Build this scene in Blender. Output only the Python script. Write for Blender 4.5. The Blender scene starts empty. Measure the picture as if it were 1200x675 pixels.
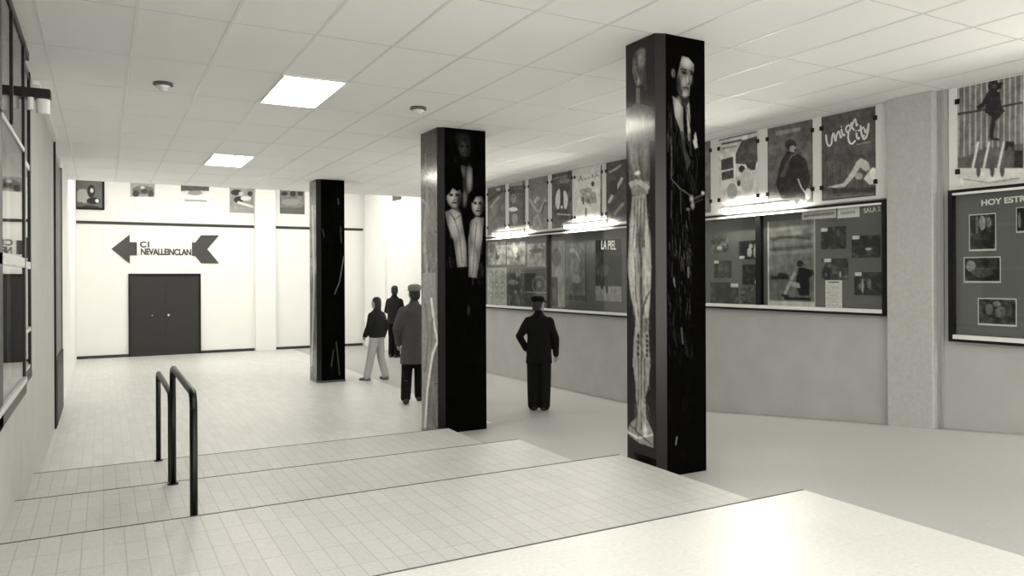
import bpy, bmesh, math, random
import numpy as np
from mathutils import Vector, Matrix, noise as mnoise
from math import sin, cos, radians, pi, sqrt
random.seed(4)
C = bpy.context.scene.collection
# ------------------------------------------------------------------ survey of the photograph
F = 880.0; TH = radians(28.6); CY = 324.0; ROLL = 0.0042; HE = 1.25
cs, sn = cos(TH), sin(TH)
def ray(u, v):
    du = u-600; dv = v-CY; cr, sr = cos(ROLL), sin(ROLL)
    a = (du*cr-dv*sr)/F; b = (dv*cr+du*sr)/F
    return (sn+a*cs, cs-a*sn, -b)
WX0, WK = 7.49, .039                       # the right wall runs X = WX0 - WK*Y
def wx(Y): return WX0-WK*Y
def rw(u, v):                              # (Y, z) of a spot on the right wall
    d = ray(u, v); t = WX0/(d[0]+WK*d[1]); return d[1]*t, HE+d[2]*t
def ony(u, v, Y):
    d = ray(u, v); t = Y/d[1]; return d[0]*t, HE+d[2]*t
def onx(u, v, X):
    d = ray(u, v); t = X/d[0]; return d[1]*t, HE+d[2]*t
Z1, Z2, Z3, Z4 = -.16, -.35, -.54, -.72    # landings going down away from the camera, lobby floor last
Y1, Y2, Y3, Y4 = 3.03, 4.80, 6.45, 8.15
XR = 3.58                                  # right ends of the landings
ZC = 3.08; YE = 16.1; YF = 21.1; XL = -.56
# ------------------------------------------------------------------ materials
def s2l(g): g = g/255.0; return g/12.92 if g <= .04045 else ((g+.055)/1.055)**2.4
MATS = {}
def mat(name, g, rough=.6, metal=0, vary=0, scale=20, bump=0, bscale=60, coat=0, tint=(1, 1, 1), spec=.5):
    if name in MATS: return MATS[name]
    m = bpy.data.materials.new(name); m.use_nodes = True; nt = m.node_tree; N = nt.nodes; L = nt.links
    b = N['Principled BSDF']; l = s2l(g)
    col = (l*tint[0], l*tint[1], l*tint[2], 1)
    b.inputs['Base Color'].default_value = col; b.inputs['Roughness'].default_value = rough
    b.inputs['Metallic'].default_value = metal; b.inputs['Coat Weight'].default_value = coat
    b.inputs['Coat Roughness'].default_value = .12; b.inputs['Specular IOR Level'].default_value = spec
    tc = N.new('ShaderNodeTexCoord')
    if vary:
        n = N.new('ShaderNodeTexNoise'); n.inputs['Scale'].default_value = scale; n.inputs['Detail'].default_value = 5
        r = N.new('ShaderNodeMapRange'); r.inputs[1].default_value = .3; r.inputs[2].default_value = .7
        r.inputs[3].default_value = 1-vary; r.inputs[4].default_value = 1+vary
        mx = N.new('ShaderNodeVectorMath'); mx.operation = 'SCALE'; mx.inputs[0].default_value = col[:3]
        L.new(tc.outputs['Object'], n.inputs['Vector']); L.new(n.outputs[0], r.inputs[0]); L.new(r.outputs[0], mx.inputs['Scale'])
        L.new(mx.outputs[0], b.inputs['Base Color'])
    if bump:
        n2 = N.new('ShaderNodeTexNoise'); n2.inputs['Scale'].default_value = bscale; n2.inputs['Detail'].default_value = 4
        bp = N.new('ShaderNodeBump'); bp.inputs['Strength'].default_value = bump; bp.inputs['Distance'].default_value = .01
        L.new(tc.outputs['Object'], n2.inputs['Vector']); L.new(n2.outputs[0], bp.inputs['Height']); L.new(bp.outputs[0], b.inputs['Normal'])
    MATS[name] = m; return m
def tile_mat(name, g, gm, w, h, rough=.4, vary=.05, msize=.004):
    m = mat(name, g, rough); nt = m.node_tree; N = nt.nodes; L = nt.links; b = N['Principled BSDF']
    ge = N.new('ShaderNodeNewGeometry'); sp = N.new('ShaderNodeSeparateXYZ'); cb = N.new('ShaderNodeCombineXYZ')
    L.new(ge.outputs['Position'], sp.inputs[0]); L.new(sp.outputs['Y'], cb.inputs['X']); L.new(sp.outputs['X'], cb.inputs['Y'])
    br = N.new('ShaderNodeTexBrick'); br.offset = 0; br.inputs['Scale'].default_value = 1
    br.inputs['Brick Width'].default_value = h; br.inputs['Row Height'].default_value = w
    br.inputs['Mortar Size'].default_value = msize; br.inputs['Mortar Smooth'].default_value = .3; br.inputs['Bias'].default_value = 0
    a, c, d = s2l(g*(1+vary)), s2l(g*(1-vary)), s2l(gm)
    br.inputs['Color1'].default_value = (a, a, a, 1); br.inputs['Color2'].default_value = (c, c, c, 1); br.inputs['Mortar'].default_value = (d, d, d, 1)
    L.new(cb.outputs[0], br.inputs['Vector'])
    n = N.new('ShaderNodeTexNoise'); n.inputs['Scale'].default_value = 45; n.inputs['Detail'].default_value = 4
    L.new(ge.outputs['Position'], n.inputs['Vector'])
    r = N.new('ShaderNodeMapRange'); r.inputs[1].default_value = .3; r.inputs[2].default_value = .7; r.inputs[3].default_value = .93; r.inputs[4].default_value = 1.07
    mx = N.new('ShaderNodeVectorMath'); mx.operation = 'SCALE'
    L.new(n.outputs[0], r.inputs[0]); L.new(br.outputs['Color'], mx.inputs[0]); L.new(r.outputs[0], mx.inputs['Scale']); L.new(mx.outputs[0], b.inputs['Base Color'])
    return m
def emit(name, strength, tint=(1, .965, .835)):
    m = bpy.data.materials.new(name); m.use_nodes = True; N = m.node_tree.nodes; b = N['Principled BSDF']
    b.inputs['Base Color'].default_value = (.8, .8, .78, 1); b.inputs['Emission Color'].default_value = (*tint, 1); b.inputs['Emission Strength'].default_value = strength
    return m
def paint_mat(name, rough, coat=0):
    m = bpy.data.materials.new(name); m.use_nodes = True; N = m.node_tree.nodes; b = N['Principled BSDF']
    a = N.new('ShaderNodeVertexColor'); a.layer_name = 'paint'; m.node_tree.links.new(a.outputs[0], b.inputs['Base Color'])
    b.inputs['Roughness'].default_value = rough; b.inputs['Coat Weight'].default_value = coat; b.inputs['Coat Roughness'].default_value = .1
    return m
def glass_mat(name, lo=0.04, rough=.02):
    m = bpy.data.materials.new(name); m.use_nodes = True; nt = m.node_tree; N = nt.nodes; L = nt.links; N.clear()
    o = N.new('ShaderNodeOutputMaterial'); mx = N.new('ShaderNodeMixShader'); t = N.new('ShaderNodeBsdfTransparent'); g = N.new('ShaderNodeBsdfGlossy'); f = None
    ge = N.new('ShaderNodeNewGeometry'); dt = N.new('ShaderNodeVectorMath'); dt.operation = 'DOT_PRODUCT'; L.new(ge.outputs['Normal'], dt.inputs[0]); L.new(ge.outputs['Incoming'], dt.inputs[1])
    ms = []
    for op, k in (('ABSOLUTE', None), ('SUBTRACT', 1), ('POWER', 5), ('MULTIPLY', .9), ('ADD', .022)):
        q_ = N.new('ShaderNodeMath'); q_.operation = op; q_.use_clamp = op != 'ABSOLUTE'
        src = ms[-1].outputs[0] if ms else dt.outputs['Value']
        if op == 'SUBTRACT': q_.inputs[0].default_value = 1; L.new(src, q_.inputs[1])
        else:
            L.new(src, q_.inputs[0])
            if k is not None: q_.inputs[1].default_value = k
        ms.append(q_)
    f = ms[-1]; g.inputs['Roughness'].default_value = rough; t.inputs['Color'].default_value = (.93, .94, .93, 1)
    L.new(f.outputs[0], mx.inputs[0]); L.new(t.outputs[0], mx.inputs[1]); L.new(g.outputs[0], mx.inputs[2]); L.new(mx.outputs[0], o.inputs[0])
    return m
M_wall = mat('grey_plaster', 178, .75, vary=.05, scale=3, bump=.25, bscale=90)
M_wallw = mat('white_plaster', 232, .7, vary=.015, scale=2, bump=.15, bscale=60)
M_pil = mat('pilaster_plaster', 182, .8, vary=.07, scale=25, bump=.5, bscale=80)
M_back = mat('white_backing', 226, .5)
M_ceil = mat('mineral_ceiling_tile', 243, .85, vary=.035, scale=140, bump=.4, bscale=160)
M_bar = mat('ceiling_bar_white_metal', 228, .5, metal=.3)
M_groove = mat('ceiling_joint', 205, .7)
M_floor0 = tile_mat('pale_platform_tile', 201, 195, .29, .29, .35, .01, .002)
M_floor1 = tile_mat('grey_stair_tile', 181, 158, .10, .30, .42, .02, .004)
M_floor4 = tile_mat('lobby_tile', 194, 180, .10, .30, .38, .025, .004)
M_ramp = mat('ramp_terrazzo_aisle_shade', 162, .5, vary=.06, scale=60)  # also carries the shade painted on the level aisle
M_dark = mat('black_painted_wood', 14, .45, spec=.25)
M_stripe = mat('dark_stripe', 42, .5)
M_metal = mat('black_enamel_tube', 7, .4, spec=.3)
M_frame = mat('black_window_metal', 12, .4, spec=.3)
M_rail = mat('pale_aluminium', 200, .35, metal=.3)
M_door = mat('dark_door_veneer', 34, .6, vary=.2, scale=14)
M_grey = mat('grey_door_laminate', 112, .55, vary=.04, scale=6)
M_cork = mat('grey_pinboard_felt', 108, .9, vary=.09, scale=120)
M_white = mat('white_enamel', 228, .4)
M_opal = mat('opal_plastic', 225, .3)
M_core = mat('dark_pillar_laminate', 10, .4, spec=.1)
M_core2 = mat('grey_corner_laminate', 24, .3, coat=.12, spec=.25)
M_letter_d = mat('dark_lettering', 40, .6)
M_letter_w = mat('white_lettering', 238, .5)
M_ink = mat('black_ink', 22, .6)
P_paper = paint_mat('printed_paper', .45)
P_gloss = paint_mat('varnished_mural_paint', .2, .2)
P_gloss.node_tree.nodes['Principled BSDF'].inputs['Specular IOR Level'].default_value = .25
P_flat = paint_mat('dull_mural_paint', .5)
P_flat.node_tree.nodes['Principled BSDF'].inputs['Specular IOR Level'].default_value = 0
M_glass = glass_mat('clear_glass')
E_panel = emit('lit_diffuser', 16)
E_fill_far = emit('added_fill_far', 9)  # glow of the added lamps over the far bay
E_tube = emit('lit_fluorescent_tube', 130)
# ------------------------------------------------------------------ objects
W = {}
def tag(o, label=None, cat=None, group=None, kind=None):
    if label: o['label'] = label
    if cat: o['category'] = cat
    if group: o['group'] = group
    if kind: o['kind'] = kind
    return o
def place(o, origin, parent=None):
    origin = Vector(origin)
    C.objects.link(o)
    if parent is not None: o.parent = parent; o.location = origin-W[parent.name]
    else: o.location = origin
    W[o.name] = origin; return o
def empty(name, loc, label=None, cat=None, group=None):
    o = bpy.data.objects.new(name, None); o.empty_display_size = .1
    place(o, loc); return tag(o, label, cat, group)
def mk(name, bm, m, parent=None, smooth=False, label=None, cat=None, group=None, kind=None, origin=None):
    if isinstance(bm, bmesh.types.BMesh):
        me = bpy.data.meshes.new(name)
        bmesh.ops.recalc_face_normals(bm, faces=bm.faces[:]); bm.to_mesh(me); bm.free()
    else: me = bm
    if m is not None and not me.materials: me.materials.append(m)
    n = len(me.vertices); co = np.empty(n*3, np.float32); me.vertices.foreach_get('co', co); co = co.reshape(-1, 3)
    if origin is None: lo, hi = co.min(0), co.max(0); origin = ((lo[0]+hi[0])/2, (lo[1]+hi[1])/2, lo[2])
    co -= np.array([origin[0], origin[1], origin[2]], np.float32); me.vertices.foreach_set('co', co.ravel()); me.update()
    if smooth: me.polygons.foreach_set('use_smooth', [True]*len(me.polygons))
    o = bpy.data.objects.new(name, me); place(o, origin, parent); tag(o, label, cat, group, kind)
    return o
def B(): return bmesh.new()
def box(bm, x0, x1, y0, y1, z0, z1, bev=0):
    vs = [bm.verts.new(p) for p in ((x0,y0,z0),(x1,y0,z0),(x1,y1,z0),(x0,y1,z0),(x0,y0,z1),(x1,y0,z1),(x1,y1,z1),(x0,y1,z1))]
    fs = [bm.faces.new([vs[i] for i in q]) for q in ((0,3,2,1),(4,5,6,7),(0,1,5,4),(1,2,6,5),(2,3,7,6),(3,0,4,7))]
    if bev: bmesh.ops.bevel(bm, geom=list({e for f in fs for e in f.edges}), offset=bev, segments=2, affect='EDGES')
    return bm
def bx(*a, **k): return box(B(), *a, **k)
def obox(bm, O, ax, ay, az, lx, ly, lz, bev=0):       # oriented box from corner O
    O = Vector(O); ax, ay, az = Vector(ax)*lx, Vector(ay)*ly, Vector(az)*lz
    vs = [bm.verts.new(O+ax*i+ay*j+az*k) for k in (0,1) for j in (0,1) for i in (0,1)]
    fs = [bm.faces.new([vs[i] for i in q]) for q in ((0,2,3,1),(4,5,7,6),(0,1,5,4),(1,3,7,5),(3,2,6,7),(2,0,4,6))]
    if bev: bmesh.ops.bevel(bm, geom=list({e for f in fs for e in f.edges}), offset=bev, segments=2, affect='EDGES')
    return bm
def prism(bm, poly, z0, z1):                           # poly [(x,y)], z may be functions
    f0 = z0 if callable(z0) else (lambda x, y: z0); f1 = z1 if callable(z1) else (lambda x, y: z1)
    lo = [bm.verts.new((x, y, f0(x, y))) for x, y in poly]; hi = [bm.verts.new((x, y, f1(x, y))) for x, y in poly]
    bm.faces.new(lo[::-1]); bm.faces.new(hi); n = len(poly)
    for i in range(n): bm.faces.new((lo[i], lo[(i+1)%n], hi[(i+1)%n], hi[i]))
    return bm
def cyl(bm, p0, p1, r0, r1=None, n=20):
    p0, p1 = Vector(p0), Vector(p1); r1 = r0 if r1 is None else r1; d = (p1-p0).normalized()
    a = d.orthogonal().normalized(); b = d.cross(a)
    A = [bm.verts.new(p0+(a*cos(2*pi*i/n)+b*sin(2*pi*i/n))*r0) for i in range(n)]
    D = [bm.verts.new(p1+(a*cos(2*pi*i/n)+b*sin(2*pi*i/n))*r1) for i in range(n)]
    bm.faces.new(A[::-1]); bm.faces.new(D)
    for i in range(n): bm.faces.new((A[i], A[(i+1)%n], D[(i+1)%n], D[i]))
    return bm
def tube(bm, pts, rad, n=12):                          # rounded chain with spherical ends
    pts = [Vector(p) for p in pts]; rad = list(rad) if hasattr(rad, '__len__') else [rad]*len(pts)
    d0 = (pts[1]-pts[0]).normalized(); d1 = (pts[-1]-pts[-2]).normalized()
    P, R = [], []
    for k in (80, 50, 20): P.append(pts[0]-d0*rad[0]*sin(radians(k))); R.append(rad[0]*cos(radians(k)))
    P += pts; R += rad
    for k in (20, 50, 80): P.append(pts[-1]+d1*rad[-1]*sin(radians(k))); R.append(rad[-1]*cos(radians(k)))
    up = d0.orthogonal().normalized(); rings = []
    for i, p in enumerate(P):
        t = (P[min(i+1, len(P)-1)]-P[max(i-1, 0)]).normalized(); up = (up-t*up.dot(t)).normalized(); s = t.cross(up)
        rings.append([bm.verts.new(p+(up*cos(2*pi*j/n)+s*sin(2*pi*j/n))*R[i]) for j in range(n)])
    for a, b in zip(rings, rings[1:]):
        for j in range(n): bm.faces.new((a[j], a[(j+1)%n], b[(j+1)%n], b[j]))
    bm.faces.new(rings[0][::-1]); bm.faces.new(rings[-1]); return bm
def loft(bm, rows, n=20, pw=2.0):                       # rows (x,y,z,rx,ry), horizontal rings
    rings = []
    for x, y, z, rx, ry in rows:
        r = []
        for j in range(n):
            a = 2*pi*j/n; c_, s_ = cos(a), sin(a); k = (abs(c_)**pw+abs(s_)**pw)**(-1/pw)
            r.append(bm.verts.new((x+c_*k*rx, y+s_*k*ry, z)))
        rings.append(r)
    for a, b in zip(rings, rings[1:]):
        for j in range(n): bm.faces.new((a[j], a[(j+1)%n], b[(j+1)%n], b[j]))
    bm.faces.new(rings[0][::-1]); bm.faces.new(rings[-1]); return bm
def ell(bm, c, rx, ry, rz, n=16, rot=None):
    M = Matrix.Translation(c) @ (rot.to_4x4() if rot else Matrix()) @ Matrix.Diagonal((rx, ry, rz, 1))
    bmesh.ops.create_uvsphere(bm, u_segments=n, v_segments=max(8, n//2+2), radius=1, matrix=M); return bm
def arc(c, r, a0, a1, n, e1, e2): return [Vector(c)+(Vector(e1)*cos(a0+(a1-a0)*i/n)+Vector(e2)*sin(a0+(a1-a0)*i/n))*r for i in range(n+1)]
# ------------------------------------------------------------------ painting canvases (posters, murals, stills)
class Canvas:
    """grey values on a vertex grid; x right 0..1, y down 0..1, mapping f takes photo coordinates to fractions"""
    def __init__(s, nx, ny, base=128, f=None):
        s.gx, s.gy = nx, ny; nx, ny = 2*nx-1, 2*ny-1; s.nx, s.ny = nx, ny; s.X, s.Y = np.meshgrid(np.linspace(0, 1, nx), np.linspace(0, 1, ny)); s.a = np.full((ny, nx), float(base)); s.f = f or (lambda u, v: (u, v))
    def P(s, p): return [s.f(*q) for q in p]
    def put(s, m, g, k=1.0): s.a[m] = s.a[m]*(1-k)+g*k; return s
    def rect(s, x0, y0, x1, y1, g, k=1.0): return s.poly([(x0, y0), (x1, y0), (x1, y1), (x0, y1)], g, k)
    def poly(s, pts, g, k=1.0):
        P = s.P(pts); ins = np.zeros_like(s.a, bool); n = len(P)
        for i in range(n):
            (xa, ya), (xb, yb) = P[i], P[(i+1)%n]
            if ya == yb: continue
            c = ((ya > s.Y) != (yb > s.Y)) & (s.X < (xb-xa)*(s.Y-ya)/(yb-ya)+xa); ins ^= c
        return s.put(ins, g, k)
    def disc(s, cx, cy, rx, ry, g, k=1.0, n=22):
        return s.poly([(cx+rx*cos(2*pi*i/n), cy+ry*sin(2*pi*i/n)) for i in range(n)], g, k)
    def soft(s, cx, cy, rx, ry, g, k=1.0):               # airbrushed spot
        (x, y), (xr, _), (_2, yb) = s.P([(cx, cy), (cx+rx, cy), (cx, cy+ry)]); RX, RY = abs(xr-x)+1e-6, abs(yb-y)+1e-6
        m = np.clip(1-((s.X-x)/RX)**2-((s.Y-y)/RY)**2, 0, 1)*k; s.a = s.a*(1-m)+g*m; return s
    def strokes(s, x0, y0, x1, y1, n, ln, w, g0, g1, seed=1, k=.6):   # loose vertical brush work in photo coordinates
        r = random.Random(seed)
        for _ in range(n):
            x, y = r.uniform(x0, x1), r.uniform(y0, y1); L = ln*r.uniform(.3, 1.3); dx = r.uniform(-.12, .2)*L
            s.line([(x, y), (x+dx*.3+r.uniform(-.6, .6), y+L*.5), (x+dx, y+L)], w*r.uniform(.4, 1.2), r.uniform(g0, g1), k*r.uniform(.4, 1))
        return s
    def line(s, pts, w, g, k=1.0):                       # w in the units of pts
        for (xa, ya), (xb, yb) in zip(pts, pts[1:]):
            d = math.hypot(xb-xa, yb-ya) or 1e-6; nx, ny = -(yb-ya)/d*w/2, (xb-xa)/d*w/2
            s.poly([(xa+nx, ya+ny), (xb+nx, yb+ny), (xb-nx, yb-ny), (xa-nx, ya-ny)], g, k)
        return s
    def noise(s, amp, fx=8, fy=8, seed=0):
        for j in range(s.ny):
            for i in range(s.nx): s.a[j, i] += amp*mnoise.noise(Vector((i/s.nx*fx, j/s.ny*fy, seed*3.7)))
        return s
    def blur(s, k=1):
        for _ in range(k):
            p = np.pad(s.a, 1, mode='edge'); s.a = (p[1:-1, 1:-1]*4+p[:-2, 1:-1]+p[2:, 1:-1]+p[1:-1, :-2]+p[1:-1, 2:])/8
        return s
def sheet_mesh(cv, O, ax, dn, w, h, nrm, th, m):         # O = top-left corner of the front face
    O, ax, dn, nrm = Vector(O), Vector(ax).normalized(), Vector(dn).normalized(), Vector(nrm).normalized()
    cv.blur(1); A = cv.a[::2, ::2]
    if m is P_paper: A = (A-110)*1.28+100
    if m is P_gloss: A = (A-70)*1.25+66
    g = (np.array(O)[None, None]+cv.X[::2, ::2, None]*w*np.array(ax)+cv.Y[::2, ::2, None]*h*np.array(dn)).reshape(-1, 3)
    nx, ny = cv.gx, cv.gy; idx = np.arange(nx*ny).reshape(ny, nx)
    q = np.stack([idx[:-1, :-1], idx[1:, :-1], idx[1:, 1:], idx[:-1, 1:]], -1).reshape(-1, 4)
    cn = [idx[0, 0], idx[0, -1], idx[-1, -1], idx[-1, 0]]
    bk = [g[c]-np.array(nrm)*th for c in cn]; n0 = nx*ny
    # rim: duplicate the corners so that the sides stay plain
    fr = [g[c] for c in cn]
    verts = np.vstack([g, bk, fr]); faces = [list(map(int, f)) for f in q]
    faces.append([n0, n0+1, n0+2, n0+3])
    for i in range(4):
        j = (i+1) % 4; faces.append([n0+4+i, n0+4+j, n0+j, n0+i])
    me = bpy.data.meshes.new('sheet'); me.from_pydata(verts.tolist(), [], faces)
    a = np.clip(A, 5, 255)/255; lin = np.where(a <= .04045, a/12.92, ((a+.055)/1.055)**2.4).ravel()
    lin = np.concatenate([lin, np.full(8, lin.mean())])
    ca = me.color_attributes.new('paint', 'FLOAT_COLOR', 'POINT'); d = np.stack([lin, lin, lin*.98, np.ones_like(lin)], -1).astype(np.float32)
    ca.data.foreach_set('color', d.ravel()); me.materials.append(m); me.update(); return me
def text_mesh(s, size, O, ax, up, m, spacing=1.0, shear=0, bold=.0, ext=.002, xs=1.0):
    cu = bpy.data.curves.new('t', 'FONT'); cu.body = s; cu.size = size; cu.space_character = spacing; cu.shear = shear; cu.extrude = ext; cu.offset = bold
    o = bpy.data.objects.new('t', cu); C.objects.link(o); bpy.context.view_layer.update()
    me = bpy.data.meshes.new_from_object(o.evaluated_get(bpy.context.evaluated_depsgraph_get()))
    bpy.data.objects.remove(o)
    ax, up = Vector(ax).normalized(), Vector(up).normalized(); n = ax.cross(up)
    Mx = Matrix((( ax[0]*xs, up[0], n[0], O[0]), (ax[1]*xs, up[1], n[1], O[1]), (ax[2]*xs, up[2], n[2], O[2]), (0, 0, 0, 1)))
    me.transform(Mx); me.materials.clear(); me.materials.append(m); return me
# ================================================================== THE SETTING
S = 'structure'
mk('floor', bx(XL, XR, -3.2, Y1, -.4, 0), M_floor0, kind=S)
mk('floor', bx(XL, XR, Y1, Y2, -.9, Z1), M_floor1, kind=S)
mk('floor', bx(XL, XR, Y2, Y3, -.9, Z2), M_floor1, kind=S)
mk('floor', bx(XL, XR, Y3, Y4, -.9, Z3), M_floor1, kind=S)
def far_x(y): return wx(y)
XA = 4.6
bm = prism(B(), [(XL, Y4), (XR, Y4), (XR, 9.0), (XA, 9.0), (XA, YF), (XL, YF)], -.95, Z4); mk('floor', bm, M_floor4, kind=S)
mk('floor', prism(B(), [(XA, 9.0), (wx(9.0), 9.0), (wx(YF), YF), (XA, YF)], -.95, Z4), M_ramp, kind=S)  # darker ramp tone stands in for shade beside the middle pillar
YR0 = 1.7; RS = .72/(9.0-YR0)
def rz(y): return 0 if y < YR0 else max(Z4, -(y-YR0)*RS)
bm = B()
prism(bm, [(XR, YR0), (wx(YR0), YR0), (wx(9.0), 9.0), (XR, 9.0)], -.95, lambda x, y: rz(y))
mk('floor', bm, M_ramp, kind=S)
mk('floor', prism(B(), [(XR, -3.2), (wx(-3.2), -3.2), (wx(YR0), YR0), (XR, YR0)], -.4, 0), M_ramp, kind=S)
# dark nosing joints along the step edges
for k, (y, z) in enumerate(((Y1, 0), (Y2, Z1), (Y3, Z2), (Y4, Z3))):
    mk('trim_%d' % (k+1), bx(XL, XR, y-.004, y+.006, z-.02, z+.0025), mat('nosing_joint', 70, .6), kind=S)
# ceiling
mk('ceiling', prism(B(), [(XL-.2, -3.2), (wx(-3.2)+.2, -3.2), (wx(YE)+.2, YE), (XL-.2, YE)], ZC, ZC+.12), M_ceil, kind=S)
mk('ceiling', prism(B(), [(XL-.2, YE), (wx(YE)+.2, YE), (wx(YF)+.2, YF+.2), (XL-.2, YF+.2)], 4.25, 4.35), M_wallw, kind=S)
mk('ceiling', bx(XL-.2, wx(YE)+.2, YE, YE+.08, ZC+.001, 4.25), M_wallw, kind=S)
gx = [-.39+.605*k for k in range(0, 13)]; gy = [3.24+1.22*k for k in range(-5, 11)]
bm = B()
for x in gx:
    box(bm, x-.011, x+.011, -3.2, min(YE, (WX0-x)/WK), ZC-.003, ZC+.002)
mk('ceiling', bm, M_bar, kind=S)
bm = B()
for y in gy: box(bm, XL, wx(y), y-.005, y+.005, ZC-.0015, ZC+.002)
mk('ceiling', bm, M_groove, kind=S)
mk('trim_5', bx(XL, XL+.05, 8.2, 11.5, ZC-.035, ZC), M_white, kind=S)
# left wall with the glazed front
wy0, wy1, wz0, wz1 = 3.9, 7.72, .40, 3.02
bm = B(); xw = XL-.16
box(bm, xw, XL, -3.2, wy0, -.9, ZC); box(bm, xw, XL, wy1, 11.5, -.9, ZC)
box(bm, xw, XL, wy0, wy1, -.9, wz0); box(bm, xw, XL, wy0, wy1, wz1, ZC)
mk('wall_left', bm, M_wall, kind=S)
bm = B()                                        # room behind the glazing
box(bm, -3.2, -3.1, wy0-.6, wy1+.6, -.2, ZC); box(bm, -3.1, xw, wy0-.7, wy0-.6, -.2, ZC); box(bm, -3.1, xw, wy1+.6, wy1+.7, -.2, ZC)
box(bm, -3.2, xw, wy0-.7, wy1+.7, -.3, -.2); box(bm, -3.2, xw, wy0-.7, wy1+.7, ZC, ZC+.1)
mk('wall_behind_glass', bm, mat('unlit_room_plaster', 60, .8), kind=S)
mk('wall_left', bx(xw, XL, 13.42, YF, -.95, 4.25), M_wallw, kind=S)
mk('wall_left', bx(xw-.1, XL-.03, 11.5, 13.42, -.95, ZC), M_wall, kind=S)
mk('wall_left', bx(xw-.1, XL-.03, 13.42-.0, 13.43, ZC, ZC+.01), M_wall, kind=S)
mk('trim_6', bx(XL-.02, XL+.025, 11.5, 11.56, Z4, ZC-.04), M_frame, kind=S)
# window_1
wn = mk('window_1', None or bx(XL-.02, XL+.02, wy0, wy1, wz0, wz0+.045), M_frame, kind=S)
xi = -.50
def wp(name, y0, y1, z0, z1, x0=XL-.03, x1=xi, m=M_frame): return mk(name, bx(x0, x1, y0, y1, z0, z1, bev=.003), m, wn)
wp('window_frame', wy0, 7.0, wz1-.06, wz1); wp('window_frame', 6.64, 7.70, wz1-.07, wz1-.005, x1=XL+.012)
wp('window_frame', wy0, 6.64, wz0, wz0+.09); wp('window_frame', 6.64, 7.70, wz0+.03, wz0+.09, x1=XL+.02)
wp('window_mullion', 6.56, 6.64, wz0, wz1); wp('window_mullion', 4.98, 5.16, wz0, wz1); wp('window_mullion', 7.62, 7.70, wz0, wz1, x1=XL+.02)
wp('window_mullion', 5.74, 5.79, 2.24, wz1-.06)
wp('window_transom', wy0, 6.56, 2.18, 2.21, m=M_rail); wp('window_transom', 6.64, 7.62, 2.17, 2.22, x1=XL+.015, m=M_rail)
wp('window_rail', wy0, 6.56, 1.33, 1.40, m=M_rail); wp('window_rail', 6.64, 7.62, 1.33, 1.39, x1=XL+.02, m=M_rail)
wp('window_rail', 6.64, 7.62, .80, .84, x1=XL+.02, m=M_rail)
wp('window_sill', wy0, 6.56, wz0+.09, wz0+.13, x1=xi+.012, m=M_rail); wp('window_sill', 6.64, 7.62, wz0+.09, wz0+.12, x1=XL+.015, m=M_rail)
for (a, b, gx_) in ((wy0, 5.02, -.514), (5.12, 6.56, -.514), (6.64, 7.62, XL+.004)):
    for (c, d) in ((wz0+.13, 1.33), (1.40, 2.17), (2.23, wz1-.06)):
        mk('glass_pane', bx(gx_, gx_+.005, a, b, c, d), M_glass, wn)
# grey door leaf with a dark kick panel beyond the window
dr = mk('door_1', bx(XL-.03, XL+.0, 11.62, 13.40, Z4, 2.90, bev=.004), M_grey, kind=S)
mk('kick_panel', bx(XL-.0, XL+.03, 11.63, 13.39, Z4+.01, .17), M_dark, dr)
mk('door_trim', bx(XL-.03, XL+.02, 13.38, 13.44, Z4, 2.94), M_grey, dr)
# right wall
bm = prism(B(), [(wx(-3.2), -3.2), (wx(-3.2)+.2, -3.2), (wx(YF)+.2, YF+.2), (wx(YF), YF)], -.95, 4.25); mk('wall_right', bm, M_wall, kind=S)
WA = Vector((WK, -1, 0)).normalized(); WN = Vector((-1, -WK, 0)).normalized(); UP = Vector((0, 0, 1)); DN = -UP   # along (towards camera), into the room
def wpt(Y, z, off=0): p = Vector((wx(Y), Y, z)); return p+WN*off
def wbox(Yf, Yn, z0, z1, o0, o1, bm=None, bev=0):
    bm = bm or B(); return obox(bm, wpt(Yf, z0, o0), WA, WN, UP, (Yf-Yn)*sqrt(1+WK*WK), o1-o0, z1-z0, bev)
mk('wall_right', wbox(5.03, 4.545, -.9, ZC, -.02, .085, bev=.008), M_pil, kind=S)
mk('trim_7', wbox(4.50, 4.475, -.9, ZC, -.01, .02), mat('pale_pipe', 160, .5), kind=S)
mk('wall_right', wbox(20.95, 19.35, -.95, 4.2, -.02, .07), M_wallw, kind=S)
mk('wall_right', wbox(19.35, 15.2, -.95, 4.2, -.02, .006), M_wallw, kind=S)
mk('baseboard_right', wbox(9.4, 5.04, -.95, Z4, 0, .001), M_wall, kind=S)
# far wall
mk('wall_far', bx(XL-.2, wx(YF)+.4, YF, YF+.2, -.95, 4.25), M_wallw, kind=S)
mk('wall_far', bx(3.60, 4.13, YF-.14, YF+.01, Z4, 4.2, bev=.005), M_wallw, kind=S)
mk('trim_8', bx(XL, 3.59, YF-.02, YF, 2.585, 2.655), M_stripe, kind=S); mk('trim_9', bx(4.14, 6.60, YF-.02, YF, 2.585, 2.655), M_stripe, kind=S)
mk('baseboard_far', bx(XL, .565, YF-.025, YF, Z4, Z4+.07), M_stripe, kind=S)
mk('baseboard_far', bx(2.25, 3.59, YF-.025, YF, Z4, Z4+.07), M_stripe, kind=S)
mk('baseboard_far', bx(4.14, 6.58, YF-.025, YF, Z4, Z4+.07), M_stripe, kind=S)
d2 = mk('door_2', bx(.60, 2.215, YF-.03, YF+.0, Z4, 1.32), M_door, kind=S)
mk('door_frame', box(box(bx(.565, .605, YF-.05, YF, Z4, 1.36), 2.205, 2.245, YF-.05, YF, Z4, 1.36), .605, 2.205, YF-.05, YF, 1.29, 1.36), M_frame, d2)
mk('door_leaf', bx(.61, 1.403, YF-.038, YF-.03, Z4+.01, 1.285), M_door, d2)
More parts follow.
